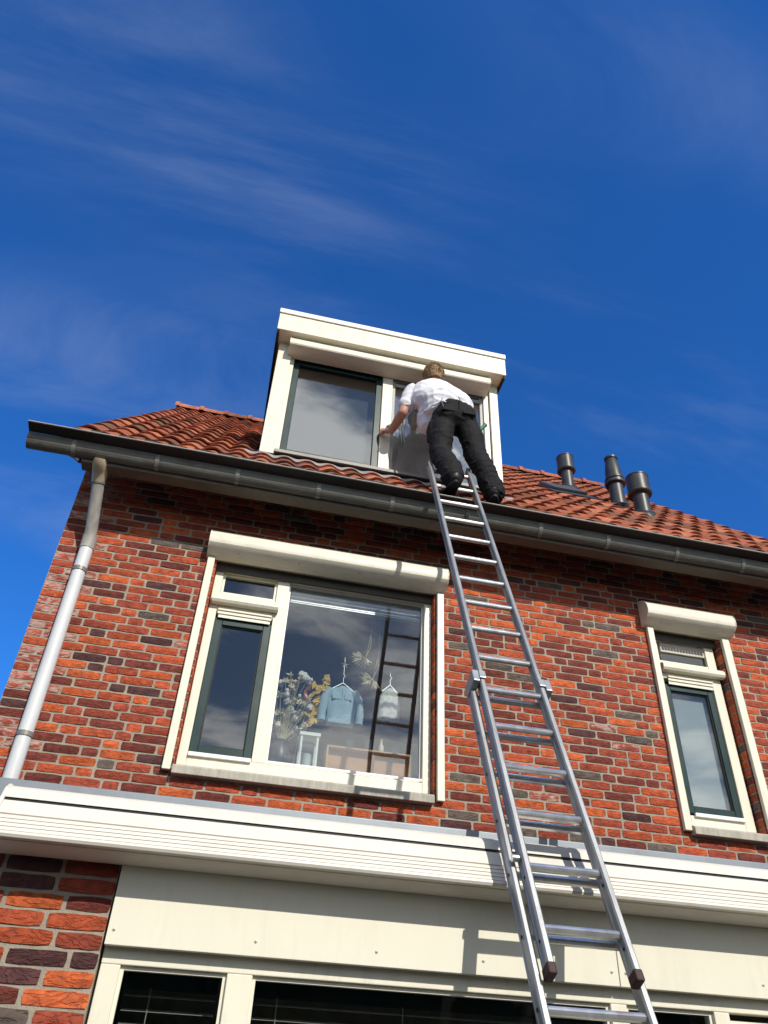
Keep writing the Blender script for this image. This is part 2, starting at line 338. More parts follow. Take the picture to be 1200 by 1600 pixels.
# ------------------------------------------------------------------ house
house = thing('house', 'red brick house with tiled roof, white dormer and ground floor extension', 'house', (1.8, 2.6, -EYE))
XL, XR = -1.405, 5.0
C = 0.0615                       # brick course
W1 = (-0.29, 1.392, 1.59, 3.19); W2 = (3.235, 3.815, 1.59, 3.19)
def pieces(x0, x1, z0, z1, holes):
    out = [(x0, x1, z0, z1)]
    for hx0, hx1, hz0, hz1 in holes:
        nx = []
        for a, b, c, d in out:
            if hx1 <= a or hx0 >= b or hz1 <= c or hz0 >= d: nx.append((a, b, c, d)); continue
            if c < hz0: nx.append((a, b, c, hz0))
            if d > hz1: nx.append((a, b, hz1, d))
            zz0, zz1 = max(c, hz0), min(d, hz1)
            if a < hx0: nx.append((a, hx0, zz0, zz1))
            if b > hx1: nx.append((hx1, b, zz0, zz1))
        out = nx
    return out
Z0W, Z1W = -EYE, 3.93
mb = MB()
for a, b, c, d in pieces(XL, XR, Z0W, Z1W, [W1, W2]):
    mb.box(a, b, 0.007, 0.11, c, d)
wall = mb.build('facade_wall', M_MORTAR, house)

def brick_shape(mb, x0, x1, z0, z1, yf, dep, rng, nx=5):
    nz = 3; vs = []
    ph = rng.uniform(0, 9)
    for j in range(nz):
        for i in range(nx):
            u = i / (nx - 1); w = j / (nz - 1)
            edge = (i in (0, nx - 1)) or (j in (0, nz - 1))
            x = x0 + (x1 - x0) * u + rng.uniform(-.0012, .0012); z = z0 + (z1 - z0) * w + rng.uniform(-.0013, .0013)
            if i == 0: x += rng.uniform(0, .003)
            if i == nx - 1: x -= rng.uniform(0, .003)
            cor = (i in (0, nx - 1)) and (j in (0, nz - 1))
            if cor: x += .003 if i == 0 else -.003; z += .003 if j == 0 else -.003
            y = yf + rng.uniform(-.002, .002) + (.0035 if edge else 0)
            vs.append((x, y, z))
    b = len(vs)
    rim = [(0, i) for i in range(nx)] + [(j, nx - 1) for j in range(1, nz)] + [(nz - 1, i) for i in range(nx - 2, -1, -1)] + [(j, 0) for j in range(nz - 2, 0, -1)]
    for j, i in rim:
        p = vs[j * nx + i]; vs.append((p[0], yf + dep, p[2]))
    fs = [(j * nx + i, j * nx + i + 1, (j + 1) * nx + i + 1, (j + 1) * nx + i) for j in range(nz - 1) for i in range(nx - 1)]
    for k in range(len(rim)):
        a = rim[k][0] * nx + rim[k][1]; c = rim[(k + 1) % len(rim)]; c = c[0] * nx + c[1]
        fs.append((c, a, b + k, b + (k + 1) % len(rim)))
    mb.add(vs, fs)
    return mb
rng = random.Random(3)
VARS = {}
def brick_mesh(kind, key):
    L_ = {'s': .212, 'h': .1, 't': .162}[kind]
    lst = VARS.setdefault(kind, [])
    if len(lst) < 8:
        m_ = brick_shape(MB(), -L_ / 2, L_ / 2, -.0252, .0252, 0, .03, rng, 5 if kind != 'h' else 4).mesh('brick', BR['o']); lst.append(m_); return m_
    return rng.choice(lst)
def pick(x):
    if x < -1.25 and rng.random() < .6: return 'w'
    if rng.random() < .006: return 'w'
    return rng.choices('oprmdg', (14, 25, 30, 22, 5, 5))[0]
bricks = []                      # (x0, x1, zc, yf, colour, wall)
joints = {}
def lay(x0, x1, zc, yf, wl):
    key = (wl.name, round(x0, 2)); below = joints.get((wl.name, round((zc - C) / C))) or []
    mine = joints.setdefault((wl.name, round(zc / C)), [])
    x = x0; prev = None
    def clash(e): return any(abs(e - j) < .036 for j in below)
    while x < x1 - .03:
        opts = [.212, .1] if rng.random() < .72 else [.1, .212]
        if prev == .1: opts = [.212, .212, .16]
        if x == x0: opts = rng.choice(([.1, .212, .16], [.212, .1, .16], [.16, .1, .212]))
        k = next((q for q in opts if not clash(x + q + .006)), opts[0])
        e = min(x + k, x1)
        if x1 - e < .055: e = x1
        if e - x > .26: e = x + .1
        bricks.append((x, e, zc, yf, pick(x), wl)); prev = k; mine.append(e + .005); x = e + .0105
nc = int((Z1W - Z0W) / C)
for i in range(nc):
    zc = Z0W + (i + .5) * C
    segs = [(XL, XR)]
    if zc < 1.0: segs = [(XL, -0.80)]
    for hx0, hx1, hz0, hz1 in (W1, W2):
        if hz0 < zc < hz1: segs = [q for a, b in segs for q in (((a, hx0), (hx1, b)) if a < hx0 < b else ((a, b),))]
    for a, b in segs: lay(a, b, zc, 0.0, wall)

# ------------------------------------------------------------------ ground floor extension: pier, roof edge, fascia panels
YE = -1.55
pier = MB().box(-0.795, -0.318, -1.513, -0.002, -EYE, 0.93).build('pier_wall', M_MORTAR, house)
S = .212 / 415
rows = [[(400, 'r'), (400, 'd')], [(415, 'r'), (395, 'd')], [(325, 'm'), (400, 'o'), (230, 'r')], [(425, 'p'), (420, 'p')], [(330, 'r'), (390, 'p'), (230, 'm')],
        [(190, 'd'), (415, 'd'), (300, 'p')], [(340, 'o'), (415, 'd'), (180, 'r')], [(450, 'o'), (415, 'm')], [(345, 'r'), (410, 'g')], [(190, 'm'), (420, 'o')], [(415, 'r'), (410, 'm')]]
z = 0.655 + 0.0
nrow = 0
zc = 0.6905
while zc > -EYE:
    x1 = -0.318
    row = rows[nrow] if nrow < len(rows) else [(rng.choice((415, 195, 415)), pick(0)) for _ in range(5)]
    for l_, k_ in row + [(rng.choice((415, 195)), pick(0)) for _ in range(4)]:
        x0 = max(x1 - l_ * S, -0.797)
        if x1 - x0 > .03: bricks.append((x0, x1, zc, -1.52, k_, pier))
        x1 = x0 - .012
    zc -= C; nrow += 1
for k in range(4):
    lay(-0.797, -0.318, 0.6905 + C * (k + 1), -1.52, pier)

CAMP = Vector((0, -4.92, 0))
def px_of(p):
    d = Vector(p) - CAMP
    x = sum(RW[0][i] * d[i] for i in range(3)); y = sum(RW[1][i] * d[i] for i in range(3)); zz = sum(RW[2][i] * d[i] for i in range(3))
    return 600 + 1200 * x / zz, 800 + 1200 * y / zz, zz
def visible(p, m=0):
    a, b, zz = px_of(p); return zz > 0 and -m < a < 1200 + m and -m < b < 1600 + m
scored = []
for b in bricks:
    p = ((b[0] + b[1]) / 2, b[3], b[2])
    hidden = (b[3] == 0.0 and b[2] < 1.45 and b[0] > -1.2) or b[2] > 3.5
    q0 = px_of((b[0], b[3], b[2])); q1 = px_of((b[1], b[3], b[2]))
    scored.append((0 if (hidden or not visible(p)) else math.hypot(q1[0] - q0[0], q1[1] - q0[1]) / max(.1, q0[2]) , b))
scored.sort(key=lambda t: -t[0])
single = scored[:300]; rest = scored[300:]
for sc_, (x0, x1, zc, yf, k, wl) in single:
    L_ = x1 - x0; kind = 's' if L_ > .185 else ('t' if L_ > .13 else 'h'); L0 = {'s': .212, 'h': .1, 't': .162}[kind]
    o = bpy.data.objects.new('brick', brick_mesh(kind, k)); COL.objects.link(o); o.parent = wl
    o.location = Vector(((x0 + x1) / 2, yf + rng.uniform(-.002, .0015), zc + rng.uniform(-.0015, .0015))) - ORG[wl.name]
    o.scale = (L_ / L0, 1, 1); o.rotation_euler = (0, R(rng.uniform(-.5, .5)), R(rng.uniform(-.4, .4)))
    o.material_slots[0].link = 'OBJECT'; o.material_slots[0].material = BR[k]
for wl in (wall, pier):
    mb = MB()
    for sc_, (x0, x1, zc, yf, k, w2) in rest:
        if w2 is not wl: continue
        mb.m = BKEYS.index(k)
        brick_shape(mb, x0, x1, zc - .0252 + rng.uniform(-.001, .001), zc + .0252 + rng.uniform(-.001, .001), yf + rng.uniform(-.002, .0015), .03, rng, 5 if x1 - x0 > .12 else 4)
    if wl is wall:                # corner return on the gable side, jamb bricks in the window reveals
        for i in range(nc):
            zc = Z0W + (i + .5) * C
            for (hx0, hx1, hz0, hz1) in (W1, W2):
                if hz0 < zc < hz1:
                    mb.m = BKEYS.index(pick(0)); mb.box(hx1 - .004, hx1 + .02, .004, .1, zc - .0245, zc + .0245)
                    mb.m = BKEYS.index(pick(0)); mb.box(hx0 - .02, hx0 + .004, .004, .1, zc - .0245, zc + .0245)
    o = mb.build('bricks', [BR[k] for k in BKEYS], wl); o['kind'] = 'stuff'

# gable walls, back wall (closed volume) with their own courses on the left side
side = MB()
RY, RZ, EY, EZ = 3.42, 7.78, -0.50, 3.70            # ridge and eave of the roof plane
for gx0, gx1 in ((XL + .012, XL + .1), (XR - .1, XR - .012)):
    side.add([(gx0, .11, -EYE), (gx0, 6.8, -EYE), (gx0, 6.8, 3.9), (gx0, RY, RZ - .25), (gx0, .11, 4.1),
              (gx1, .11, -EYE), (gx1, 6.8, -EYE), (gx1, 6.8, 3.9), (gx1, RY, RZ - .25), (gx1, .11, 4.1)],
             [(0, 1, 2, 3, 4), (9, 8, 7, 6, 5), (0, 5, 6, 1), (1, 6, 7, 2), (2, 7, 8, 3), (3, 8, 9, 4), (4, 9, 5, 0)])
side.box(XL + .1, XR - .1, 6.7, 6.8, -EYE, 3.9)
gable = side.build('gable_wall', M_MORTAR, house)
mb = MB(); gr = random.Random(5)
zc = -EYE + C / 2
while zc < RZ - .4:
    ymax = 6.8 if zc < 3.9 else RY + (RZ - .25 - zc) * .86
    y0 = 0.02 if zc < 4.05 else RY - (RZ - .25 - zc) * .9
    y = y0
    while y < ymax - .03:
        l_ = gr.choice((.212, .212, .1)); e = min(y + l_, ymax)
        mb.m = BKEYS.index(gr.choice('oprmrdw')); mb.box(XL - gr.uniform(-.002, .003), XL + .03, y, e, zc - .0245, zc + .0245); y = e + .012
    zc += C
o = mb.build('bricks', [BR[k] for k in BKEYS], gable); o['kind'] = 'stuff'

# rooms behind the panes
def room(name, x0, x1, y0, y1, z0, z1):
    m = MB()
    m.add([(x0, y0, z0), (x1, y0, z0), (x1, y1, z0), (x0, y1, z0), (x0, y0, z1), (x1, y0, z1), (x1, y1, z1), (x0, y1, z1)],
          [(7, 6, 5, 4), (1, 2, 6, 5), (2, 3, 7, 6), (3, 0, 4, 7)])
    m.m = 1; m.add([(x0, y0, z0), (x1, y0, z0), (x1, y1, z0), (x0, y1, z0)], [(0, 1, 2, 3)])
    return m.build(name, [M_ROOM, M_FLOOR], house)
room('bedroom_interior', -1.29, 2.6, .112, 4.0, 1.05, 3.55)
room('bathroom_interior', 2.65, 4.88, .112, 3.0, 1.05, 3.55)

# ------------------------------------------------------------------ windows of the upper floor
def frame_ring(m, x0, x1, z0, z1, w, y0, y1, wb=None, wt=None):
    wb = w if wb is None else wb; wt = w if wt is None else wt
    m.box(x0, x0 + w, y0, y1, z0, z1).box(x1 - w, x1, y0, y1, z0, z1)
    m.box(x0 + w, x1 - w, y0 + .001, y1 - .001, z0, z0 + wb).box(x0 + w, x1 - w, y0 + .001, y1 - .001, z1 - wt, z1); return m
def shutter(x0, x1, par, zb=3.17, d=.142, mats=M_BOX, h=.225):
    q = h / .225; ql = q * .55 if d > .15 else q
    prof = [(-.003, zb), (-max(.02, d - .12), zb + .001), (-d + .03, zb + .045 * ql), (-d + .008, zb + .07 * ql), (-d, zb + .10 * ql), (-d + .004, zb + .135 * q), (-d + .02, zb + .168 * q), (-d + .045, zb + .195 * q), (-d + .075, zb + .213 * q), (-d + .105, zb + h), (-.003, zb + h)]
    b = MB().prism(prof, x0, x1).build('roller_shutter_box', mats, par, smooth=True, sharp=25)
    pr2 = [(y * 1.02 - .001 if y < -.01 else y, zb + (z_ - zb) * 1.012) for y, z_ in prof]
    for xa, xb in ((x0 - .006, x0 + .001), (x1 - .001, x1 + .006)): MB().prism(pr2, xa, xb).build('end_cap', M_CREAM, b, bevel=.002)
    s_ = MB()
    for xx in [x0 + (x1 - x0) * t for t in (.12, .37, .62, .9)] if x1 - x0 > 1 else [x0 + .12, x1 - .1]:
        s_.lathe([(.005, 0), (.004, .003)], (xx, -.098, zb + .02), (0, -.7, -.7), 8)
    s_.build('screw', M_CLIP, b); return b

def casement(par, x0, x1, z0, z1, y, glass, w=.055):
    s = frame_ring(MB(), x0, x1, z0, z1, w, y, y + .055).build('sash', M_GREEN, par, bevel=.004)
    frame_ring(MB(), x0 + w - .001, x1 - w + .001, z0 + w - .001, z1 - w + .001, .008, y + .012, y + .03).build('seal', M_SEAL, s)
    MB().box(x0 + w + .004, x1 - w - .004, y + .022, y + .028, z0 + w + .004, z1 - w - .004).build('pane', glass, s)
    return s
# window beside the ladder: top light + green casement at the left, fixed pane at the right
win = thing('window', '', '', (0.55, 0.1, 1.6)); del win['label']; del win['category']; win.parent = house; win.location = ORG['window'] - ORG['house']
f = MB()
f.box(-.282, -.222, .07, .15, 1.66, 3.24).box(1.328, 1.386, .07, .15, 1.66, 3.24)           # posts
f.box(-.222, 1.328, .071, .149, 1.66, 1.733).box(-.222, 1.328, .071, .149, 3.125, 3.24)       # bottom and head
f.box(.185, .278, .0725, .1475, 1.733, 3.125)                                                  # mullion
f.box(-.222, .185, .074, .146, 2.79, 2.945)                                                    # transom
f.build('frame', M_CREAM, win, bevel=.005)
M_BOX_SHADE = mat('box_shade_strip', (.075, .07, .058), .6, var=.2)  # dark colour stands in for the shade under the shutter box
MB().box(-.285, 1.389, .05, .069, 3.118, 3.24).build('box_shade_strip', M_BOX_SHADE, win)
f = MB()
f.box(-.213, .177, .062, .0705, 2.765, 2.786).box(-.213, .177, .055, .0705, 2.791, 2.806).box(-.205, .170, .066, .0715, 2.736, 2.760)
f.build('drip_moulding', M_CREAM, win, bevel=.003)
f = MB().prism([(.071, 2.838), (.045, 2.832), (.02, 2.838), (.008, 2.855), (.008, 2.88), (.02, 2.897), (.045, 2.903), (.071, 2.903)], -.268, .214)
f.build('ventilation_bar', M_CREAM, win, smooth=True)
casement(win, -.221, .183, 1.752, 2.745, .085, M_GLASS)
MB().box(-.219, .182, .05, .07, 1.722, 1.748).build('drip_rail', M_WHITE, win, bevel=.003)
s = frame_ring(MB(), -.221, .184, 2.946, 3.124, .018, .09, .13).build('toplight_bead', M_CREAM, win, bevel=.002)
MB().box(-.2, .164, .112, .116, 2.965, 3.105).build('pane', M_GLASS, win)
s = frame_ring(MB(), .279, 1.327, 1.734, 3.124, .012, .105, .14, .02).build('glazing_bead', M_WHITE, win, bevel=.002)
MB().box(.29, 1.316, .12, .126, 1.752, 3.113).build('pane', M_GLASS, win)
MB().box(.281, 1.325, .062, .07, 1.735, 1.752).build('drip_rail', M_WHITE, win, bevel=.002)
bl = MB().box(.297, 1.318, .14, .19, 3.062, 3.115).build('venetian_blind', M_STACK, win, bevel=.003)
for k, (zz, hh) in enumerate(((3.046, .016), (3.012, .009), (2.996, .007))):
    MB().box(.300, 1.315, .135 - .004 * (k == 2), .185, zz - .008, zz - .008 + hh).build('slat', M_STACK, bl)
MB().prism([(-.058, 1.566), (-.058, 1.612), (-.052, 1.621), (.08, 1.655), (.08, 1.566)], -.292, 1.380).build('sill', M_SILL, win, bevel=.004)
MB().box(-.28, 1.385, .15, .48, 1.745, 1.775).build('inner_sill', M_WHITE, win, bevel=.003)
MB().box(-.355, -.303, -.036, -.002, 1.592, 3.172).build('guide_rail', M_CREAM, win, bevel=.004)
MB().box(1.404, 1.455, -.036, -.002, 1.592, 3.172).build('guide_rail', M_CREAM, win, bevel=.004)
shutter(-.362, 1.462, win)

# slim window at the right
win2 = thing('window', '', '', (3.55, 0.1, 1.6)); del win2['label']; del win2['category']; win2.parent = house; win2.location = ORG[win2.name] - ORG['house']
f = MB()
f.box(3.255, 3.290, .07, .15, 1.66, 3.24).box(3.716, 3.795, .07, .15, 1.66, 3.24).box(3.290, 3.716, .071, .149, 1.66, 1.733).box(3.290, 3.716, .071, .149, 3.125, 3.24).box(3.290, 3.716, .074, .146, 2.79, 2.945)
f.build('frame', M_CREAM, win2, bevel=.005)
MB().box(3.24, 3.81, .05, .069, 3.118, 3.24).build('box_shade_strip', M_BOX_SHADE, win2)  # painted shade strip below the box, as on the wide window
MB().box(3.325, 3.715, .062, .0705, 2.765, 2.786).box(3.325, 3.715, .055, .0705, 2.791, 2.806).box(3.325, 3.712, .066, .0715, 2.736, 2.760).build('drip_moulding', M_CREAM, win2, bevel=.003)
MB().prism([(.071, 2.838), (.045, 2.832), (.02, 2.838), (.008, 2.855), (.008, 2.88), (.02, 2.897), (.045, 2.903), (.071, 2.903)], 3.272, 3.822 - .012).build('ventilation_bar', M_CREAM, win2, smooth=True)
casement(win2, 3.291, 3.715, 1.752, 2.745, .085, M_GLASS, .05)
MB().box(3.322, 3.714, .05, .07, 1.722, 1.748).build('drip_rail', M_WHITE, win2, bevel=.003)
MB().box(3.33, 3.685, .145, .149, 1.79, 2.71).build('frosted_blind', M_FROST, win2)
g = MB().box(3.322, 3.714, .085, .12, 3.03, 3.118).build('ventilation_grille', M_GRILLE, win2, bevel=.003)
for k in range(14): MB().box(3.335 + k * .0265, 3.335 + k * .0265 + .019, .0805, .086, 3.05, 3.075).build('grille_slot', M_BLACK, g)
MB().box(3.318, 3.716, .1, .104, 2.946, 3.03).build('pane', M_GLASSD, win2)
MB().prism([(-.058, 1.566), (-.058, 1.612), (-.052, 1.621), (.08, 1.655), (.08, 1.566)], 3.222, 3.812).build('sill', M_SILL, win2, bevel=.004)
MB().box(3.163, 3.215, -.036, -.002, 1.592, 3.172).build('guide_rail', M_CREAM, win2, bevel=.004)
MB().box(3.825, 3.888, -.036, -.002, 1.592, 3.172).build('guide_rail', M_CREAM, win2, bevel=.004)
shutter(3.135, 3.91, win2)

# ------------------------------------------------------------------ gutter, eaves, downpipe
GX0, GX1 = -1.725, 5.15
arc = [(-.485 + .062 - .062 * math.cos(a), 3.665 - .085 * math.sin(a)) for a in [math.pi * k / 14 for k in range(15)]]
prof = [(-.488, 3.672), (-.485, 3.665)] + arc[1:] + [(-.361, 3.70)]
gut = MB().sheet(prof, GX0, GX1, .004).build('gutter', M_ZINC, house, smooth=True, sharp=50)
M_LIP = mat('black_lip', (.016, .017, .016), .55, var=.2)
MB().sheet([(-.572, 3.700), (-.570, 3.690), (-.53, 3.683), (-.487, 3.674)], GX0, GX1, .004).build('gutter_lip', M_LIP, gut, smooth=True, sharp=50)
MB().tube([(GX0, -.572, 3.699), (GX1, -.572, 3.699)], .006, 8).build('gutter_bead', M_EDGE, gut, smooth=True)
MB().prism([(p[0] + .002, p[1] + .002) for p in [(-.485, 3.665)] + arc[1:-1] + [(-.361, 3.665)]], GX0 + .002, GX0 + .008).build('gutter_end', M_ZINC, gut)
rb = random.Random(9)
for k in range(-0, 12):
    bx = -1.405 + .585 * k + rb.uniform(-.012, .012)
    if bx > GX1 - .1: break
    pr = [(-.489, 3.668)] + [(-.485 + .062 - .0665 * math.cos(a), 3.665 - .0895 * math.sin(a)) for a in [math.pi * q / 12 for q in range(0, 12)]]
    MB().sheet(pr, bx - .015, bx + .015, .0035).build('gutter_bracket', M_STRAP, gut, smooth=True)
MB().box(XL + .06, XR + .05, -.405, -.30, 3.555, 3.60).build('soffit_board', mat('soffit_paint', (0.12, 0.105, 0.08), .6, var=.15, dirt=(.25, .2, .15), dirt_amt=.5), house, bevel=.003)
MB().box(XL + .01, XR - .01, -.36, .006, 3.86, 3.90).build('eaves_lining', M_ROOFFELT, house)
MB().box(XL + .02, XR - .01, -.345, -.32, 3.60, 3.86).build('eaves_board', M_ROOFFELT, house)
hk = MB().tube([(-1.45, -.42, 3.59), (-1.40, -.40, 3.585), (-1.36, -.38, 3.575)], .012, 8).tube([(-1.385, -.40, 3.575), (-1.36, -.40, 3.56)], .014, 8)
hk.build('pipe_stub', M_CLIP, gut, smooth=True)
PX = -1.19
dp = MB().tube([(-1.175, -.075, 1.02), (PX + .0, -.075, 3.06)], .046, 20).build('downpipe', M_PVC, house, smooth=True)
MB().tube([(PX, -.075, 3.055), (PX - .001, -.082, 3.10), (PX - .003, -.12, 3.20), (PX - .022, -.30, 3.515), (PX - .023, -.31, 3.53)], .043, 20).build('upper_pipe', M_PVCOLD, dp, smooth=True)
MB().tube([(PX - .021, -.285, 3.49), (PX - .023, -.315, 3.53), (PX - .025, -.35, 3.56), (PX - .026, -.395, 3.575), (PX - .026, -.42, 3.60)], [.049, .052, .055, .054, .045], 20).build('pipe_elbow', M_PVCYEL, dp, smooth=True)
MB().tube([(PX - .0195, -.275, 3.478), (PX - .021, -.293, 3.51)], .051, 20).build('pipe_collar', M_CLIP, dp, smooth=True)
MB().tube([(PX, -.075, 3.04), (PX, -.078, 3.10), (PX - .001, -.09, 3.145)], .0505, 20).build('pipe_collar', M_PVCOLD, dp, smooth=True)
for zz in (2.86, 1.68):
    xx = -1.175 + (zz - 1.02) / 2.04 * -.015
    MB().lathe([(.047, -.014), (.0515, -.014), (.0515, .014), (.047, .014)], (xx, -.075, zz), (0, 0, 1), 20, cap=False).box(xx - .012, xx + .012, -.03, .004, zz - .012, zz + .012).build('pipe_clip', M_CLIP, dp)
MB().tube([(-.875, -1.40, -EYE), (-.875, -1.40, .9)], .04, 16).build('side_pipe', M_PVC, house, smooth=True)

# ------------------------------------------------------------------ extension
MB().box(-.80, 5.2, -1.50, .0, .90, .985).build('flat_roof', mat('bitumen', (.06, .06, .06), .9), house)
M_SCREW = mat('painted_screw', (.42, .41, .36), .4, metal=.3)
edge = MB().prism([(-1.502, .93), (-1.502, 1.0), (-1.495, 1.004), (-1.42, 1.006), (-1.42, .986), (-1.46, .986)], -.93, 5.2).build('roof_edge_flashing', M_FLASH, house, bevel=.002)
panel = MB().box(-.309, 1.745, YE, YE + .04, .437, .905).build('fascia_panel', M_FASC, house, bevel=.002)
panel2 = MB().box(1.749, 5.2, YE, YE + .04, .437, .905).build('fascia_panel', M_FASC, house, bevel=.002)
for pn, xs in ((panel, (-.285, .245, .72, 1.16, 1.715)), (panel2, (1.778, 2.41, 3.1))):
    for xx in xs:
        MB().lathe([(.0055, 0), (.005, .003), (.002, .004)], (xx, YE - .0005, .487), (0, -1, 0), 10).build('screw', M_SCREW, pn)
gf = thing('ground_floor_window', '', '', (1.8, -1.42, -EYE)); del gf['label']; del gf['category']; gf.parent = house; gf.location = ORG[gf.name] - ORG['house']
f = MB(); posts = ((-.309, -.237), (.157, .254), (1.72, 1.792), (2.186, 2.257), (3.6, 3.68), (4.6, 4.68))
f.box(-.309, 5.2, -1.496, -1.43, .382, .47)
for a, b in posts: f.box(a, b, -1.495, -1.425, -.85, .382)
f.box(-.309, 5.2, -1.494, -1.426, -.93, -.85)
f.build('frame', M_CREAM, gf, bevel=.004)
MB().box(-.309, 5.2, -1.49, -1.43, -EYE, -.935).build('lower_panel', M_CREAM, gf)
for (a0, a), (b, b1) in zip(posts[:-1], posts[1:]):
    x0, x1 = a, b
    if abs(x0 - 2.257) < .01:
        w_ = MB().box(x0, x1, -1.485, -1.445, -.85, .355).build('infill_panel', M_CREAM, gf)
        continue
    s = frame_ring(MB(), x0, x1, -.85, .382, .014, -1.477, -1.44).build('glazing_bead', M_CREAM, gf)
    MB().box(x0 + .014, x1 - .014, -1.46, -1.455, -.836, .368).build('pane', M_GLASSL, gf)
    bl = MB().box(x0 + .02, x1 - .02, -1.33, -1.27, .33, .38).build('venetian_blind', M_BLACK, gf)
    zz = .305
    while zz > -.8:
        MB().prism([(-1.322, zz - .004), (-1.278, zz + .006), (-1.278, zz + .008), (-1.322, zz - .002)], x0 + .022, x1 - .022).build('slat', M_SLAT, bl); zz -= .048
    for xx in ([x0 + .12] if x1 - x0 < .6 else [x0 + .12, (x0 + x1) / 2 - .1, x1 - .2]):
        MB().tube([(xx, -1.324, .33), (xx, -1.324, -.8)], .0022, 5).build('blind_cord', M_SLAT, bl)
m = MB()
m.add([(-.3, -1.36, -EYE), (5, -1.36, -EYE), (5, 3.5, -EYE), (-.3, 3.5, -EYE), (-.3, -1.36, .8), (5, -1.36, .8), (5, 3.5, .8), (-.3, 3.5, .8)], [(0, 1, 2, 3), (7, 6, 5, 4), (1, 2, 6, 5), (2, 3, 7, 6), (3, 0, 4, 7)])
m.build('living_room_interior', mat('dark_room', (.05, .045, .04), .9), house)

# awning cassette over the fascia
AX0, AX1 = -.79, 5.15
aw = MB().prism([(-1.552, .948), (-1.60, .946), (-1.632, .935), (-1.655, .912), (-1.664, .886), (-1.655, .884), (-1.60, .86), (-1.552, .86)], AX0, AX1).build('awning_cassette', M_AWN, house, smooth=True, sharp=40)
pr = [(-1.672, .872), (-1.688, .846), (-1.700, .818), (-1.690, .812), (-1.60, .80), (-1.60, .86)]
MB().prism(pr, AX0 + .004, AX1).build('front_panel', M_AWN, aw, smooth=True, sharp=30)
rib = [(-1.700, .812)]
for k in range(4):
    za = .812 - k * .0155
    rib += [(-1.706 - k * .006, za - .001), (-1.713 - k * .006, za - .0145), (-1.706 - k * .006, za - .0155)]
rib += [(-1.737, .748), (-1.740, .738), (-1.734, .728), (-1.72, .727), (-1.66, .735), (-1.60, .735), (-1.60, .80)]
MB().prism(rib, AX0 + .004, AX1).build('drop_bar', M_AWN, aw, smooth=True, sharp=30)
MB().prism([(-1.66, .733), (-1.63, .718), (-1.575, .709), (-1.552, .709), (-1.552, .85), (-1.598, .85), (-1.598, .733)], AX0 + .004, AX1).build('under_panel', M_AWN, aw, smooth=True, sharp=30)
MB().box(AX0, AX1, -1.665, -1.60, .873, .880).build('shadow_gap', M_BLACK, aw)
MB().prism([(-1.551, .955), (-1.61, .95), (-1.65, .925), (-1.672, .888), (-1.69, .85), (-1.708, .815), (-1.746, .74), (-1.735, .724), (-1.66, .722), (-1.551, .70)], AX0 - .012, AX0 + .003).build('end_cap', M_AWN, aw, bevel=.003)

# ------------------------------------------------------------------ roof
TH = math.atan2(RZ - EZ, RY - EY); U = Vector((0, math.cos(TH), math.sin(TH))); NN = Vector((0, -math.sin(TH), math.cos(TH)))
E0 = Vector((0, EY, EZ)); SL = math.hypot(RY - EY, RZ - EZ)
X0R, X1R = -1.50, 5.05
def rp(x, s, h=0): return Vector((x, 0, 0)) + E0 + U * s + NN * h
DX0, DX1, DY = -.14, 2.045, 0.05        # dormer outline
def quadbox(mb, x0, x1, s0, s1, h0, h1):
    P = [rp(x0, s0, h0), rp(x1, s0, h0), rp(x1, s1, h0), rp(x0, s1, h0), rp(x0, s0, h1), rp(x1, s0, h1), rp(x1, s1, h1), rp(x0, s1, h1)]
    return mb.add(P, [(0, 3, 2, 1), (4, 5, 6, 7), (0, 1, 5, 4), (1, 2, 6, 5), (2, 3, 7, 6), (3, 0, 4, 7)])
SD0, SD1 = .80, 3.05                       # the dormer's hole in the slope
mb = MB()
quadbox(mb, X0R + .03, DX0 + .05, .12, SL, -.05, -.02); quadbox(mb, DX1 - .05, X1R - .03, .12, SL, -.05, -.02)
quadbox(mb, DX0 + .05, DX1 - .05, .12, SD0, -.05, -.02); quadbox(mb, DX0 + .05, DX1 - .05, SD1, SL, -.05, -.02)
BU = Vector((0, math.cos(TH), -math.sin(TH))); RT = Vector((0, RY, RZ))
def bp_(x, s, h=0): return Vector((x, 0, 0)) + RT + BU * s + Vector((0, math.sin(TH), math.cos(TH))) * h
P = [bp_(x, s, h) for h in (-.05, .03) for x, s in ((X0R, 0), (X1R, 0), (X1R, SL), (X0R, SL))]
mb.m = 1
mb.add(P, [(0, 3, 2, 1), (4, 5, 6, 7), (0, 1, 5, 4), (1, 2, 6, 5), (2, 3, 7, 6), (3, 0, 4, 7)])
roof = mb.build('roof', [M_ROOFFELT, TILE[2]], house)
quadbox(MB(), XL - .02, XL + .03, .1, SL - .02, -.16, -.02).build('barge_board', M_CREAM, roof)

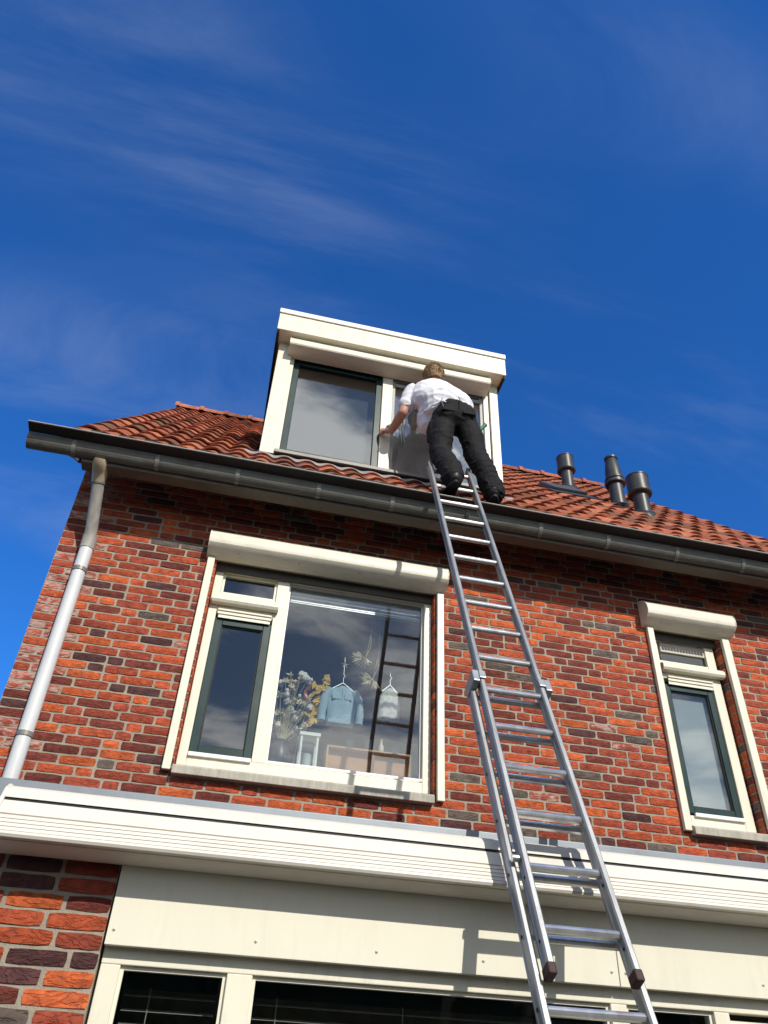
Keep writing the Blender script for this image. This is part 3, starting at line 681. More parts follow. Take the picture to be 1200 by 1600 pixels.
TW, TL = .187, .336
def tile_prof(v): return .021 * (1 - math.cos(2 * math.pi * v)) * (0.86 + .14 * math.cos(2 * math.pi * v)) 
tr = random.Random(11)
def tile_verts(rg):
    n = 11; top = []; bot = []
    w = TW * 1.10; A = []
    for s, lift in ((0.0, .030), (.03, .031), (TL + .05, .004)):
        row = []
        for i in range(n):
            v = i / (n - 1) * 1.10
            h = tile_prof(v) + lift + rg.uniform(-.0012, .0012)
            row.append((TW * v, s + (rg.uniform(-.002, .002) if s == 0 else 0), h))
        A.append(row)
    low = [(x, s + .004, h - .016) for x, s, h in A[0]]
    vs = [p for r_ in A for p in r_] + low
    fs = [(j * n + i, j * n + i + 1, (j + 1) * n + i + 1, (j + 1) * n + i) for j in range(2) for i in range(n - 1)]
    fs += [(i + 1, i, 3 * n + i, 3 * n + i + 1) for i in range(n - 1)]
    fs += [(0, n, 2 * n, 3 * n), (3 * n + n - 1, 2 * n + n - 1, 2 * n - 1, n - 1)]
    return vs, fs
TM = []
def slope_to_local(p): return Vector((p[0], 0, 0)) + U * p[1] + NN * p[2]
for k in range(6):
    vs, fs = tile_verts(tr); m = MB().add([slope_to_local(p) for p in vs], fs)
    TM.append(m.mesh('roof_tile', TILE[0], smooth=True)); TM[-1].set_sharp_from_angle(angle=R(45))
tiles = []
ncol = int((X1R - X0R) / TW); nrow = int(SL / TL) + 1
for r_ in range(nrow):
    s = .02 + r_ * TL
    if s + TL * .6 > SL: break
    for c in range(ncol):
        x = X0R + c * TW
        y, zz = rp(x, s + TL / 2)[1:]
        if DX0 - .13 < x and x + TW < DX1 + .12 and SD0 - .12 < s + .02 and s < SD1 - .15: continue
        if DX0 - .02 < x < DX1 - .08 and s < SD1 - .1 and s + TL > SD0 + .05 and s > SD0 - .2: continue
        if 3.16 < x + .06 < 3.66 and 2.75 < s + TL / 2 < 3.45: continue
        t = 0 if tr.random() < .45 else (1 if tr.random() < .5 else (2 if tr.random() < .62 else 3))
        q0 = px_of(rp(x, s)); q1 = px_of(rp(x + TW, s))
        tiles.append((-math.hypot(q1[0] - q0[0], q1[1] - q0[1]) if visible(rp(x + TW / 2, s + .1)) else 0, x, s, t))
tiles.sort(key=lambda t: t[0])
for c in range(ncol):                   # short cut tiles butting against the dormer's foot
    x = X0R + c * TW
    if DX0 - .15 < x and x + TW < DX1 + .16:
        vs, fs = tile_verts(tr); vs = [(a, b_ * .31 if b_ > .1 else b_, h) for a, b_, h in vs]
        o = MB().add([slope_to_local(p) for p in vs], fs).build('roof_tile', TILE[c % 3], roof, smooth=True, local=True, sharp=45)
        o.location = rp(x, .02 + 2 * TL) - ORG[roof.name]
for sc_, x, s, t in tiles[:262]:
    o = bpy.data.objects.new('roof_tile', tr.choice(TM)); COL.objects.link(o); o.parent = roof
    o.location = rp(x + tr.uniform(-.003, .003), s + tr.uniform(-.004, .004), tr.uniform(-.002, .003)) - ORG[roof.name]
    o.rotation_euler = (R(tr.uniform(-.8, .8)), R(tr.uniform(-1.2, 1.2)), R(tr.uniform(-.9, .9)))
    o.material_slots[0].link = 'OBJECT'; o.material_slots[0].material = TILE[t]
mb = MB()
for sc_, x, s, t in tiles[262:]:
    vs, fs = tile_verts(tr); mb.m = t; o_ = rp(x + tr.uniform(-.003, .003), s + tr.uniform(-.004, .004), tr.uniform(-.002, .003))
    mb.add([slope_to_local(p) + o_ for p in vs], fs)
o = mb.build('roof_tiles', TILE, roof, smooth=True, sharp=45); o['kind'] = 'stuff'
# ridge tiles, each with a raised collar
x = X0R - .01; k = 0
while x < 4.75:
    pts = []; m = MB()
    def half(xa, r_, sq=1.0): return [(xa, RY - r_ * math.cos(a), RZ + .0 + r_ * math.sin(a) * .85 + .02) for a in [math.pi * (-.08 + 1.16 * q / 10) for q in range(11)]]
    segs = [(x, .118), (x + .055, .122), (x + .06, .100), (x + .36, .096)]
    vs = [p for s_ in segs for p in half(*s_)] + [p for p in half(x, .098)]
    fs = [(j * 11 + i, j * 11 + i + 1, (j + 1) * 11 + i + 1, (j + 1) * 11 + i) for j in range(3) for i in range(10)]
    fs = [f_[::-1] for f_ in fs] + [(44 + i, 44 + i + 1, i + 1, i) for i in range(10)]
    m.add(vs, fs); m.build('ridge_tile', TILE[(k * 7) % 3 if k % 3 else 1], roof, smooth=True, sharp=40)
    x += .345; k += 1
# verge closure at both ends
for xa, xb in ((X0R - .035, X0R - .002),):
    mb = MB(); 
    quadbox(mb, xa, xb, .03, SL - .03, -.10, .012)
    mb.build('verge_board', TILE[3], roof)

# roof vents and roof window
AX = Vector((0.0, 0.0, 1.0))
def vent(x, s, prof_pipe, prof_cap, h):
    b = rp(x, s, .0)
    p = MB().lathe([(r_, q) for r_, q in prof_pipe], b, AX, 24).build('vent_pipe', M_VENT, house, smooth=True, sharp=30)
    MB().lathe([(r_, q) for r_, q in prof_cap], b, AX, 24).build('vent_cap', M_VENT, p, smooth=True, sharp=30)
    m = MB(); c0 = rp(x, s, .02)
    m.lathe([(.15, 0), (.12, .03), (.098, .055), (.09, .075)], c0 - NN * .01, NN, 20)
    m.build('vent_flashing', M_VENT, p, smooth=True, sharp=40)
def cowl(r, h0, h1): return [(.062, h0 - .015), (r * .98, h0), (r * 1.04, h0 + .012), (r * 1.04, h0 + .03), (r * .97, h0 + .035), (r * .96, h1 - .02), (r, h1 - .015), (r, h1 - .004), (r * .93, h1), (r * .88, h1 - .03)]
def s_of(y): return (y - EY) / math.cos(TH)
vent(3.83, s_of(2.18), [(.078, -.1), (.078, .40)], cowl(.118, .33, .58), 0)
vent(3.90, s_of(1.20), [(.082, -.1), (.082, .40)], [(.082, .34), (.115, .345), (.118, .36), (.118, .385), (.092, .40), (.112, .41), (.112, .43), (.098, .445), (.094, .55), (.070, .72), (.066, .73), (.078, .735), (.078, .76), (.05, .765)], 0)
vent(3.92, s_of(.80), [(.083, -.1), (.083, .36)], cowl(.125, .30, .55), 0)
sk = MB(); sx0, sx1, ss0, ss1 = 3.23, 3.70, 2.93, 3.45
quadbox(sk, sx0, sx1, ss0, ss1, -.02, .055)
sk = sk.build('skylight', M_VENT, roof, bevel=.004)
m = MB(); quadbox(m, sx0 + .02, sx1 - .02, ss0 - .012, ss1, .056, .090); m.build('skylight_sash', mat('grey_metal', (.10, .105, .105), .4, metal=.3), sk, bevel=.006)
m = MB(); quadbox(m, sx0 - .06, sx1 + .08, ss0 - .30, ss0 - .002, .046, .054); m.build('skylight_apron', mat('dark_lead', (.045, .047, .05), .5, metal=.2, bump=.004, bscale=14), sk)

# ------------------------------------------------------------------ dormer
dz = lambda y: 0
dor = thing('dormer', '', '', (.95, DY, 4.3)); del dor['label']; del dor['category']; dor.parent = house; dor.location = ORG['dormer'] - ORG['house']
DB, DT = 4.352, 5.775
cheek_top = DT + .18
for x0, x1 in ((DX0 + .005, DX0 + .03), (DX1 - .03, DX1 - .005)):
    yb = EY + (cheek_top - EZ) / math.tan(TH)
    yb0 = EY + (DB - .1 - EZ) / math.tan(TH)
    q = [(DY + .02, DB - .1), (DY + .02, cheek_top), (yb + .05, cheek_top), (yb0, DB - .15)]
    MB().prism(q, x0, x1).build('cheek', M_BLACK, dor)
MB().box(DX0, DX0 + .128, DY, DY + .03, DB, DT).build('post', M_CREAM, dor, bevel=.004)
MB().box(DX1 - .083, DX1, DY, DY + .03, DB + .04, DT).build('post', M_CREAM, dor, bevel=.004)
MB().box(DX0 + .11, DX0 + .165, DY + .032, DY + .10, DB + .06, DT - .02).build('inner_post', M_CREAM, dor, bevel=.004)
MB().box(DX1 - .14, DX1 - .086, DY + .032, DY + .10, DB + .06, DT - .02).build('inner_post', M_CREAM, dor, bevel=.004)
MB().box(.893, .992, DY + .034, DY + .11, DB + .065, DT - .02).build('mullion', M_CREAM, dor, bevel=.004)
MB().box(-.03, DX1 - .10, DY + .036, DY + .10, DT - .145, DT - .02).build('head', M_GREEN, dor, bevel=.003)
MB().prism([(DY - .02, DB + .012), (DY - .02, DB + .045), (DY + .03, DB + .06), (DY + .10, DB + .065), (DY + .10, DB + .012)], DX0 + .125, DX1 - .05).build('sill', mat('sill_grey', (.30, .28, .24), .5, var=.15, dirt=(.12, .1, .08), dirt_amt=.5, dirt_scale=8), dor, bevel=.003)
MB().box(DX0 + .05, DX1 - .01, DY + .025, DY + .06, DB - .13, DB + .011).build('apron_board', M_BLACK, dor)
yb = EY + (DT - .02 - EZ) / math.tan(TH)
MB().box(DX0 - .019, DX1 + .014, DY - .14, yb + .35, DT - .012, DT + .265).build('roof_slab', M_FASC, dor, bevel=.002)
MB().box(DX0 - .0195, DX1 + .0145, DY - .141, DY + .6, DT - .013, DT + .001).build('soffit', M_CREAM, dor)
MB().box(DX0 - .045, DX1 + .04, DY - .162, DY - .1415, DT - .015, DT + .21).build('fascia', M_CREAM, dor, bevel=.003)
MB().box(DX0 - .043, DX1 + .038, DY - .157, DY - .1405, DT + .2095, DT + .2165).build('fascia_gap', M_BLACK, dor)
MB().box(DX0 - .049, DX1 + .044, DY - .175, yb + .355, DT + .2165, DT + .275).build('roof_trim', M_WHITE, dor, bevel=.003)
for xa, xb in ((DX0 - .044, DX0 - .02), (DX1 + .015, DX1 + .039)):
    MB().box(xa, xb, DY - .139, yb + .34, DT - .035, DT + .208).build('side_fascia', M_BLACK, dor)
shd = shutter(DX0 + .10, DX1 - .118, dor, zb=DT - .178, d=.165, mats=M_BOX, h=.165)
shd.location.y += DY + .03
# left sash with cloud-mirroring pane, blind behind it
s = frame_ring(MB(), DX0 + .166, .892, DB + .067, DT - .147, .058, DY + .055, DY + .11).build('sash', M_GREEN, dor, bevel=.004)
MB().box(DX0 + .226, .832, DY + .08, DY + .086, DB + .127, DT - .205).build('pane', glass_mat('mirroring_glass', (.72, .76, .78), .22, .002, 1.6), dor)
MB().box(DX0 + .18, .88, DY + .20, DY + .204, DB + .08, DT - .06).build('roller_blind', M_BLINDG, dor)
# right sash, pale grey, being washed
M_PALE = mat('pale_grey_sash', (.40, .40, .38), .5, var=.08)
s = frame_ring(MB(), .993, DX1 - .142, DB + .067, DT - .147, .03, DY + .055, DY + .10).build('sash', M_PALE, dor, bevel=.004)
MB().box(1.02, DX1 - .168, DY + .075, DY + .081, DB + .095, DT - .177).build('pane', glass_mat('wet_glass', (.88, .9, .9), .36, .006, 5), dor)
MB().box(1.0, DX1 - .15, DY + .13, DY + .134, DB + .08, DT - .06).build('roller_blind', M_BLINDW, dor)
rl = MB().box(1.025, DX1 - .17, DY + .058, DY + .075, DT - .245, DT - .20).build('blind_casing', M_PALE, dor, bevel=.004)
for xx in (1.09, 1.115): MB().tube([(xx, DY + .045, 5.12), (xx + .012, DY + .045, 4.80)], .006, 8).build('window_stay', M_EDGE, dor, smooth=True)
MB().add([(DX0 + .01, DY + .9, DB), (DX1 - .01, DY + .9, DB), (DX1 - .01, DY + .9, DT), (DX0 + .01, DY + .9, DT)], [(0, 1, 2, 3)]).build('attic_wall', M_ROOM, dor)
# lead apron dressed over the tiles under the dormer
mb = MB(); nx = 150; xa, xb = DX0 - .12, DX1 + .06; rows_ = [SD0 - .075, SD0 - .055, SD0 - .02, SD0 + .02]
vs = []
for j, s_ in enumerate(rows_):
    for i in range(nx + 1):
        x = xa + (xb - xa) * i / nx; v = ((x - X0R) / TW) % 1
        edge_ = .010 * math.sin(x * 23) if j == 0 else 0
        vs.append(rp(x, s_ + edge_, tile_prof(v) * .45 + .033 + .010 * (j / 3)))
low = [v_ - NN * .006 for v_ in vs[:nx + 1]]
k0 = len(vs); vs += low
fs = [(j * (nx + 1) + i, j * (nx + 1) + i + 1, (j + 1) * (nx + 1) + i + 1, (j + 1) * (nx + 1) + i) for j in range(3) for i in range(nx)]
fs += [(i + 1, i, k0 + i, k0 + i + 1) for i in range(nx)]
mb.add(vs, fs).build('lead_apron', M_LEAD, dor, smooth=True, sharp=50)
mb = MB(); quadbox(mb, DX0 - .19, DX0 + .03, SD0 - .02, 3.0, -.015, -.008); quadbox(mb, DX1 - .03, DX1 + .17, SD0 - .02, 3.0, -.015, -.008)
mb.build('side_gutter', M_LEAD, dor)


# ------------------------------------------------------------------ extension ladder
LX = 1.24 + .2954 / 2; LW = .2954; SP = .254; TB = 5.752
lad = thing('ladder', 'two-section aluminium extension ladder leaning against the gutter', 'ladder', (LX, -.659 - .4035 * TB, -EYE))
lad.rotation_euler = (-(math.pi / 2 - R(66.2)), 0, 0)
def stile(par, x, y, z0, z1, w, d, name='stile'):
    m = MB(); e = .006                                    # box rail with rounded lips, slightly hollow outer face
    pr = [(-w / 2 + e, -d / 2), (w / 2 - e, -d / 2), (w / 2, -d / 2 + e), (w / 2, d / 2 - e), (w / 2 - e, d / 2), (-w / 2 + e, d / 2), (-w / 2, d / 2 - e),
          (-w / 2, d / 2 - .014), (-w / 2 + .004, d / 2 - .018), (-w / 2 + .004, -d / 2 + .018), (-w / 2, -d / 2 + .014), (-w / 2, -d / 2 + e)]
    n = len(pr); vs = [(x + a, y + b, z) for z in (z0, z1) for a, b in pr]
    fs = [(i, (i + 1) % n, (i + 1) % n + n, i + n) for i in range(n)] + [tuple(range(n))[::-1], tuple(range(n, 2 * n))]
    return m.add(vs, fs).build(name, M_ALU, par, local=True)
SW = .029
usec = thing('upper_section', '', '', (0, 0, 0)); lsec = thing('lower_section', '', '', (0, 0, 0))
for q in (usec, lsec):
    del q['label']; del q['category']; q.parent = lad; q.location = (0, 0, 0)
UT = 13.62; OFF = .060; WID = .034
for sx in (-1, 1):
    xs = sx * (LW / 2 + SW / 2)
    stile(usec, xs, 0, TB - UT * SP, TB + .62, SW, .058)
    MB().box(xs - SW / 2 - .002, xs + SW / 2 + .002, -.031, .031, TB - UT * SP - .020, TB - UT * SP + .022).build('end_cap', M_CAP, usec, local=True, bevel=.006)
    MB().box(xs - SW / 2 - .001, xs + SW / 2 + .001, -.030, .030, TB + .615, TB + .628).build('top_cap', M_CLIP, usec, local=True, bevel=.003)
    xl = xs + sx * WID
    stile(lsec, xl, OFF, .06, TB - 7.78 * SP, SW, .062)
    MB().box(xl - SW / 2 - .004, xl + SW / 2 + .004, OFF - .036, OFF + .036, -.01, .09).build('foot', M_CAP, lsec, local=True, bevel=.006)
    zt = TB - 7.72 * SP
    # guide bracket at the head of the lower section, wrapped round the upper stile
    b = MB().box(xl - SW / 2 - .004, xl + SW / 2 + .003, -.036, OFF + .034, zt - .05, zt + .03)
    b.box(xs - SW / 2 - .004, xs + SW / 2 + .005, -.041, -.031, zt - .028, zt + .026)
    b.build('guide_bracket', M_PLATE, lsec, local=True, bevel=.005)
    for k in range(9, 22): MB().lathe([(.0075, 0), (.0075, .0018), (.004, .002)], (xl - SW / 2 if sx < 0 else xl - SW / 2, OFF, TB - k * SP), (-1, 0, 0), 10).build('rung_plug', M_SEAL, lsec, local=True)
    for k in (12, 13): MB().lathe([(.006, 0), (.006, .002)], (xs - SW / 2 + .004, .0, TB - k * SP - .05), (-1, 0, 0), 10).build('rivet', M_SEAL, usec, local=True)
def rung(par, y, z, w):
    m = MB(); n = 14; vs = []
    for x in (-w / 2 - .004, w / 2 + .004):
        for k in range(n):
            a = 2 * math.pi * (k + .5) / n; rr = .0158 + (.0012 if k % 2 else 0)
            vs.append((x, y + rr * math.cos(a), z + rr * math.sin(a)))
    fs = [(k, (k + 1) % n, (k + 1) % n + n, k + n) for k in range(n)]
    return m.add(vs, fs).build('rung', M_RUNG, par, local=True)
rm = None
for i in range(-2, 14):
    if rm is None: rm = rung(usec, 0, TB - i * SP, LW); z0r = TB - i * SP
    else:
        o = rm.copy(); COL.objects.link(o); o.location.z = (TB - i * SP) - z0r
rm = None
for i in range(8, 23):
    if rm is None: rm = rung(lsec, OFF, TB - i * SP, LW + 2 * WID); z0r = TB - i * SP
    else:
        o = rm.copy(); COL.objects.link(o); o.location.z = (TB - i * SP) - z0r
for sx in (-1,):
    MB().tube([(sx * (LW / 2 + SW) + .003, .002, TB - 11.86 * SP), (sx * (LW / 2 + SW + .03), .002, TB - 11.86 * SP)], .015, 14).build('locking_peg', M_RUNG, lsec, local=True, smooth=True)
for q in usec.children:
    pass

# ------------------------------------------------------------------ window cleaner
def remesh(mb, voxel, smooth_it=4):
    me = mb.mesh('tmp', M_BLACK)
    bm = bmesh.new(); bm.from_mesh(me); bmesh.ops.recalc_face_normals(bm, faces=bm.faces); bm.to_mesh(me); bm.free()
    o = bpy.data.objects.new('tmp', me); COL.objects.link(o)
    r_ = o.modifiers.new('r', 'REMESH'); r_.mode = 'VOXEL'; r_.voxel_size = voxel
    if smooth_it:
        s_ = o.modifiers.new('s', 'SMOOTH'); s_.factor = .5; s_.iterations = smooth_it
    dg = bpy.context.evaluated_depsgraph_get()
    out_ = bpy.data.meshes.new_from_object(o.evaluated_get(dg))
    bpy.data.objects.remove(o); bpy.data.meshes.remove(me)
    return out_
def body_part(name, mb, voxel, m, parent, disp=None, sm=4):
    me = remesh(mb, voxel, sm); me.name = name
    if disp:
        nrm = [v.normal.copy() for v in me.vertices]
        for v, n_ in zip(me.vertices, nrm): v.co += n_ * disp(v.co)
    org = ORG[parent.name]
    for v in me.vertices: v.co -= org
    me.materials.clear(); me.materials.append(m)
    me.polygons.foreach_set('use_smooth', [True] * len(me.polygons)); me.update()
    o = bpy.data.objects.new(name, me); COL.objects.link(o); o.parent = parent; ORG[o.name] = org
    return o
def capsule_path(mb, pts, rs, sub=5, sq=(1, 1), n=16):
    """rounded tapered tube through pts; rs: radius or (rx, ry) per point"""
    P = [Vector(p) for p in pts]; Q = []; RR = []
    rs = [(r_, r_) if isinstance(r_, (int, float)) else r_ for r_ in rs]
    for i in range(len(P) - 1):
        p0 = P[max(0, i - 1)]; p1 = P[i]; p2 = P[i + 1]; p3 = P[min(len(P) - 1, i + 2)]
        for k in range(sub):
            t = k / sub
            Q.append(.5 * ((2 * p1) + (p2 - p0) * t + (2 * p0 - 5 * p1 + 4 * p2 - p3) * t * t + (3 * p1 - p0 - 3 * p2 + p3) * t ** 3))
            RR.append((rs[i][0] + (rs[i + 1][0] - rs[i][0]) * t, rs[i][1] + (rs[i + 1][1] - rs[i][1]) * t))
    Q.append(P[-1]); RR.append(rs[-1])
    d0 = (Q[1] - Q[0]).normalized(); d1 = (Q[-1] - Q[-2]).normalized()
    cap = [(.95, .25), (.75, .6), (.4, .88)]
    Q2 = [Q[0] - d0 * min(RR[0]) * h for f_, h in cap[::-1]] + Q + [Q[-1] + d1 * min(RR[-1]) * h for f_, h in cap]
    R2 = [(RR[0][0] * f_, RR[0][1] * f_) for f_, h in cap[::-1]] + RR + [(RR[-1][0] * f_, RR[-1][1] * f_) for f_, h in cap]
    vs = []; fs = []
    for i, q in enumerate(Q2):
        d = (Q2[min(len(Q2) - 1, i + 1)] - Q2[max(0, i - 1)]).normalized()
        a = Vector((1, 0, 0)); a = (a - d * a.dot(d))
        if a.length < .2: a = Vector((0, 0, 1)) - d * d.z
        a.normalize(); b = d.cross(a)
        for k in range(n):
            t = 2 * math.pi * k / n
            vs.append(q + a * math.cos(t) * R2[i][0] + b * math.sin(t) * R2[i][1])
    for i in range(len(Q2) - 1):
        for k in range(n): fs.append((i * n + k, i * n + (k + 1) % n, (i + 1) * n + (k + 1) % n, (i + 1) * n + k))
    fs += [tuple(range(n))[::-1], tuple(range((len(Q2) - 1) * n, len(Q2) * n))]
    return mb.add(vs, fs)
per = thing('person', 'person in white T-shirt and black work trousers standing on the ladder top, seen from behind', 'person', (1.45, -.5, 3.74))
HEAD = Vector((1.325, -.17, 5.45))
SHL = Vector((1.115, -.225, 5.135)); SHR = Vector((1.505, -.20, 5.225))
ELL = Vector((1.035, -.215, 4.865)); WRL = Vector((.972, -.045, 4.775)); PALM = Vector((.935, .03, 4.83))
ELR = Vector((1.60, -.02, 5.02)); WRR = Vector((1.44, .03, 5.12))
PEL = Vector((1.435, -.42, 4.72)); CHEST = Vector((1.325, -.27, 5.08)); WAIST = Vector((1.39, -.38, 4.86)); NECK = Vector((1.315, -.205, 5.285))
HIL = Vector((1.345, -.42, 4.66)); HIR = Vector((1.525, -.42, 4.68))
KNL = Vector((1.315, -.44, 4.24)); KNR = Vector((1.615, -.455, 4.28)); ANL = Vector((1.365, -.585, 3.885)); ANR = Vector((1.715, -.53, 3.86))
# body: one continuous skin
b = MB()
capsule_path(b, [PEL + Vector((0, 0, -.06)), PEL, WAIST, CHEST, NECK - Vector((0, 0, .06))], [(.15, .1), (.16, .11), (.155, .1), (.175, .11), (.10, .07)])
capsule_path(b, [NECK - Vector((0, .01, .08)), NECK, HEAD - Vector((0, 0, .03))], [.062, .056, .056])
b.blob(HEAD + Vector((0, 0, .01)), .1, 18, 14, 0, (.80, .98, 1.16))
b.blob(HEAD + Vector((0, .05, -.055)), .07, 14, 10, 0, (.85, .9, 1.0))
b.blob(HEAD + Vector((0, .105, -.025)), .018, 8, 6, 0, (.8, 1.2, 1.3))
for sx in (-1, 1):
    b.blob(HEAD + Vector((sx * .083, -.0, -.012)), .03, 10, 8, 0, (.35, .7, 1.05))
    b.blob(HEAD + Vector((sx * .034, .085, .012)), .016, 8, 6, 0, (1.1, .8, .7))
b.blob(HEAD + Vector((0, .098, -.075)), .022, 8, 6, 0, (1.3, .6, .4))
capsule_path(b, [SHL, (SHL + ELL) / 2 + Vector((-.008, 0, 0)), ELL], [.056, .050, .042])
capsule_path(b, [ELL, (ELL * .62 + WRL * .38), WRL], [.043, .044, .029])
capsule_path(b, [SHR, ELR, WRR], [.056, .043, .03])
for a, k_, c in ((HIL, KNL, ANL), (HIR, KNR, ANR)):
    capsule_path(b, [a, k_, c, c + Vector((0, .12, -.06))], [.085, .06, .045, .035])
def hand(b, wr, palm, out, up, side=1):
    """palm plus five bent fingers; out: finger direction, up: towards the thumb"""
    out = out.normalized(); up = (up - out * up.dot(out)).normalized(); nrm = out.cross(up)
    capsule_path(b, [wr, wr.lerp(palm, .5), palm + out * .01], [.026, (.032, .020), (.036, .017)], n=12)
    for f_, ln in ((-.028, .058), (-.0095, .070), (.0095, .074), (.028, .066)):
        base = palm + up * f_ + out * .012
        b1 = base + out * ln * .45; b2 = b1 + (out * .75 + nrm * .55 * side) * ln * .33; b3 = b2 + (out * .35 + nrm * .85 * side) * ln * .26
        capsule_path(b, [base, b1, b2, b3], [.0095, .009, .0085, .0075], sub=3, n=8)
    tb = wr.lerp(palm, .45) + up * .026
    capsule_path(b, [tb, tb + up * .028 + out * .022, tb + up * .038 + out * .05 + nrm * .012 * side], [.012, .0105, .0085], sub=3, n=8)
hand(b, WRL, PALM, Vector((-.72, .38, .30)), Vector((.25, -.2, 1)), 1)
hand(b, WRR, WRR + Vector((-.05, .02, .05)), Vector((-.5, .25, .6)), Vector((-.7, 0, -.4)), 1)
M_SKIN = mat('skin', (.50, .255, .175), .5, var=.12, vscale=14, spec=.4)
body = body_part('body', b, .006, M_SKIN, per, sm=2)
# T-shirt
b = MB()
capsule_path(b, [WAIST + Vector((.01, -.01, -.085)), WAIST + Vector((0, -.01, .04)), CHEST - Vector((0, 0, .04)), CHEST + Vector((-.005, .005, .07)), NECK - Vector((0, 0, .075)), NECK - Vector((0, 0, .02))],
             [(.222, .150), (.225, .150), (.245, .150), (.205, .125), (.12, .085), (.066, .066)])
capsule_path(b, [SHL + Vector((.07, 0, .015)), SHL, SHL.lerp(ELL, .40), SHL.lerp(ELL, .66)], [.075, .078, .073, .072])
capsule_path(b, [SHR + Vector((-.07, 0, .015)), SHR, SHR.lerp(ELR, .40), SHR.lerp(ELR, .66)], [.075, .078, .073, .07])
capsule_path(b, [WAIST + Vector((-.10, .10, .08)), WAIST + Vector((-.125, .09, -.07)), WAIST + Vector((-.13, .08, -.17))], [.12, .115, .10])
def shirt_wr(p):
    q = p - WAIST
    w_ = (q.x * .45 + q.z * 1.0)
    ph = w_ * 72 + 3.2 * noise.noise(p * 7.0) + 1.5 * noise.noise(p * 17)
    f_ = .25 + .75 * max(0, noise.noise(p * 5.5 + Vector((3, 1, 7))) + .35)
    low = max(0, min(1, (5.12 - p.z) / .25))
    cr = 1 - abs(noise.noise(Vector((p.x * 5 - p.z * 3, p.y * 6, p.z * 11 + p.x * 5)))) * 3.4
    return .006 * max(0, cr) ** 2 * (.4 + .6 * low) + (.0045 * math.sin(ph) * f_ * (.35 + .65 * low)) + .006 * noise.noise(p * 8) + .0015 * noise.noise(p * 25)
M_SHIRT = mat('white_cotton', (.74, .74, .785), .9, var=.03, bump=.0006, bscale=220, spec=.1)
shirt = body_part('t_shirt', b, .0075, M_SHIRT, per, shirt_wr, 3)
# hem roll sagging over the waistband
hem = []
for k in range(29):
    a = math.pi * (1.02 + 1.08 * k / 28)
    r1 = .222; r2 = .160
    hem.append(WAIST + Vector((.01 + math.cos(a) * r1, -.012 + math.sin(a) * r2, -.098 + .045 * math.cos(a) + .010 * math.sin(k * 1.7) - .012 * math.sin(k * .6))))
MB().tube(hem, [.006 + .005 * abs(math.sin(k * 1.3)) for k in range(29)], 8).build('shirt_hem', M_SHIRT, per, smooth=True)
# trousers
b = MB()
capsule_path(b, [PEL + Vector((-.005, .005, .055)), PEL + Vector((0, -.01, 0)), PEL + Vector((0, -.015, -.06))], [(.188, .135), (.205, .150), (.195, .145)])
b.blob(HIL + Vector((.01, -.055, -.01)), .105, 16, 12, 0, (1, 1, 1.15)); b.blob(HIR + Vector((-.005, -.055, -.01)), .105, 16, 12, 0, (1, 1, 1.15))
for a, k_, c, s_ in ((HIL, KNL, ANL, -1), (HIR, KNR, ANR, 1)):
    capsule_path(b, [a + Vector((0, -.01, -.02)), a.lerp(k_, .5) + Vector((s_ * .006, -.01, 0)), k_, k_.lerp(c, .5) + Vector((0, -.018, 0)), c.lerp(k_, .10) + Vector((0, -.012, 0)), c + Vector((0, -.01, -.015))],
                 [.112, .106, .096, .092, .090, .094])
b.box(HIL.x - .135, HIL.x - .085, -.47, -.36, 4.40, 4.58)
b.box(HIR.x + .075, HIR.x + .125, -.48, -.38, 4.42, 4.58)
def trouser_wr(p):
    low = max(0, min(1, (4.45 - p.z) / .35))
    leg = 1 if p.x > 1.45 else -1
    ph = p.z * (52 + 12 * noise.noise(p * 2)) + leg * p.x * 26 + 3.5 * noise.noise(p * 6)
    f_ = max(0, noise.noise(p * 6 + Vector((8, 2, 1))) + .4)
    cr = 1 - abs(noise.noise(Vector((p.x * 7 + p.z * 5, p.y * 7, p.z * 13 - p.x * 6)))) * 3.2
    return .010 * max(0, cr) ** 2 * (.35 + .65 * low) - .004 + .004 * math.sin(ph) * f_ * (.25 + .75 * low) + 0.010 * noise.noise(Vector((p.x * 6, p.y * 6, p.z * 9))) + .0035 * noise.noise(Vector((p.x * 14, p.y * 14, p.z * 24)))
M_TROU = mat('black_workwear', (.010, .0095, .011), .8, var=.3, vscale=10, bump=.001, bscale=160, spec=.25, dirt=(.018, .017, .017), dirt_amt=.5, dirt_scale=5)
trou = body_part('trousers', b, .0085, M_TROU, per, trouser_wr, 3)
MB().tube([PEL + Vector((.0, -.155, .085)), PEL + Vector((.004, -.178, .03)), PEL + Vector((.0, -.165, -.06))], .0035, 6).build('back_seam', M_TROU, trou, smooth=True)
for sx, hp in ((-1, HIL), (1, HIR)):
    q = hp + Vector((sx * .0, -.160, .0))
    m = MB(); m.box(q.x - .055, q.x + .055, q.y - .002, q.y + .03, 4.62, 4.655); m.build('pocket_flap', M_TROU, trou, bevel=.006)
cordp = [WAIST + Vector((-.085, -.150, -.06)), WAIST + Vector((-.10, -.172, -.12)), WAIST + Vector((-.085, -.176, -.18)), WAIST + Vector((-.06, -.175, -.24))]
MB().tube(cordp, .0035, 6).build('drawstring', mat('grey_cord', (.25, .25, .26), .8), trou, smooth=True)
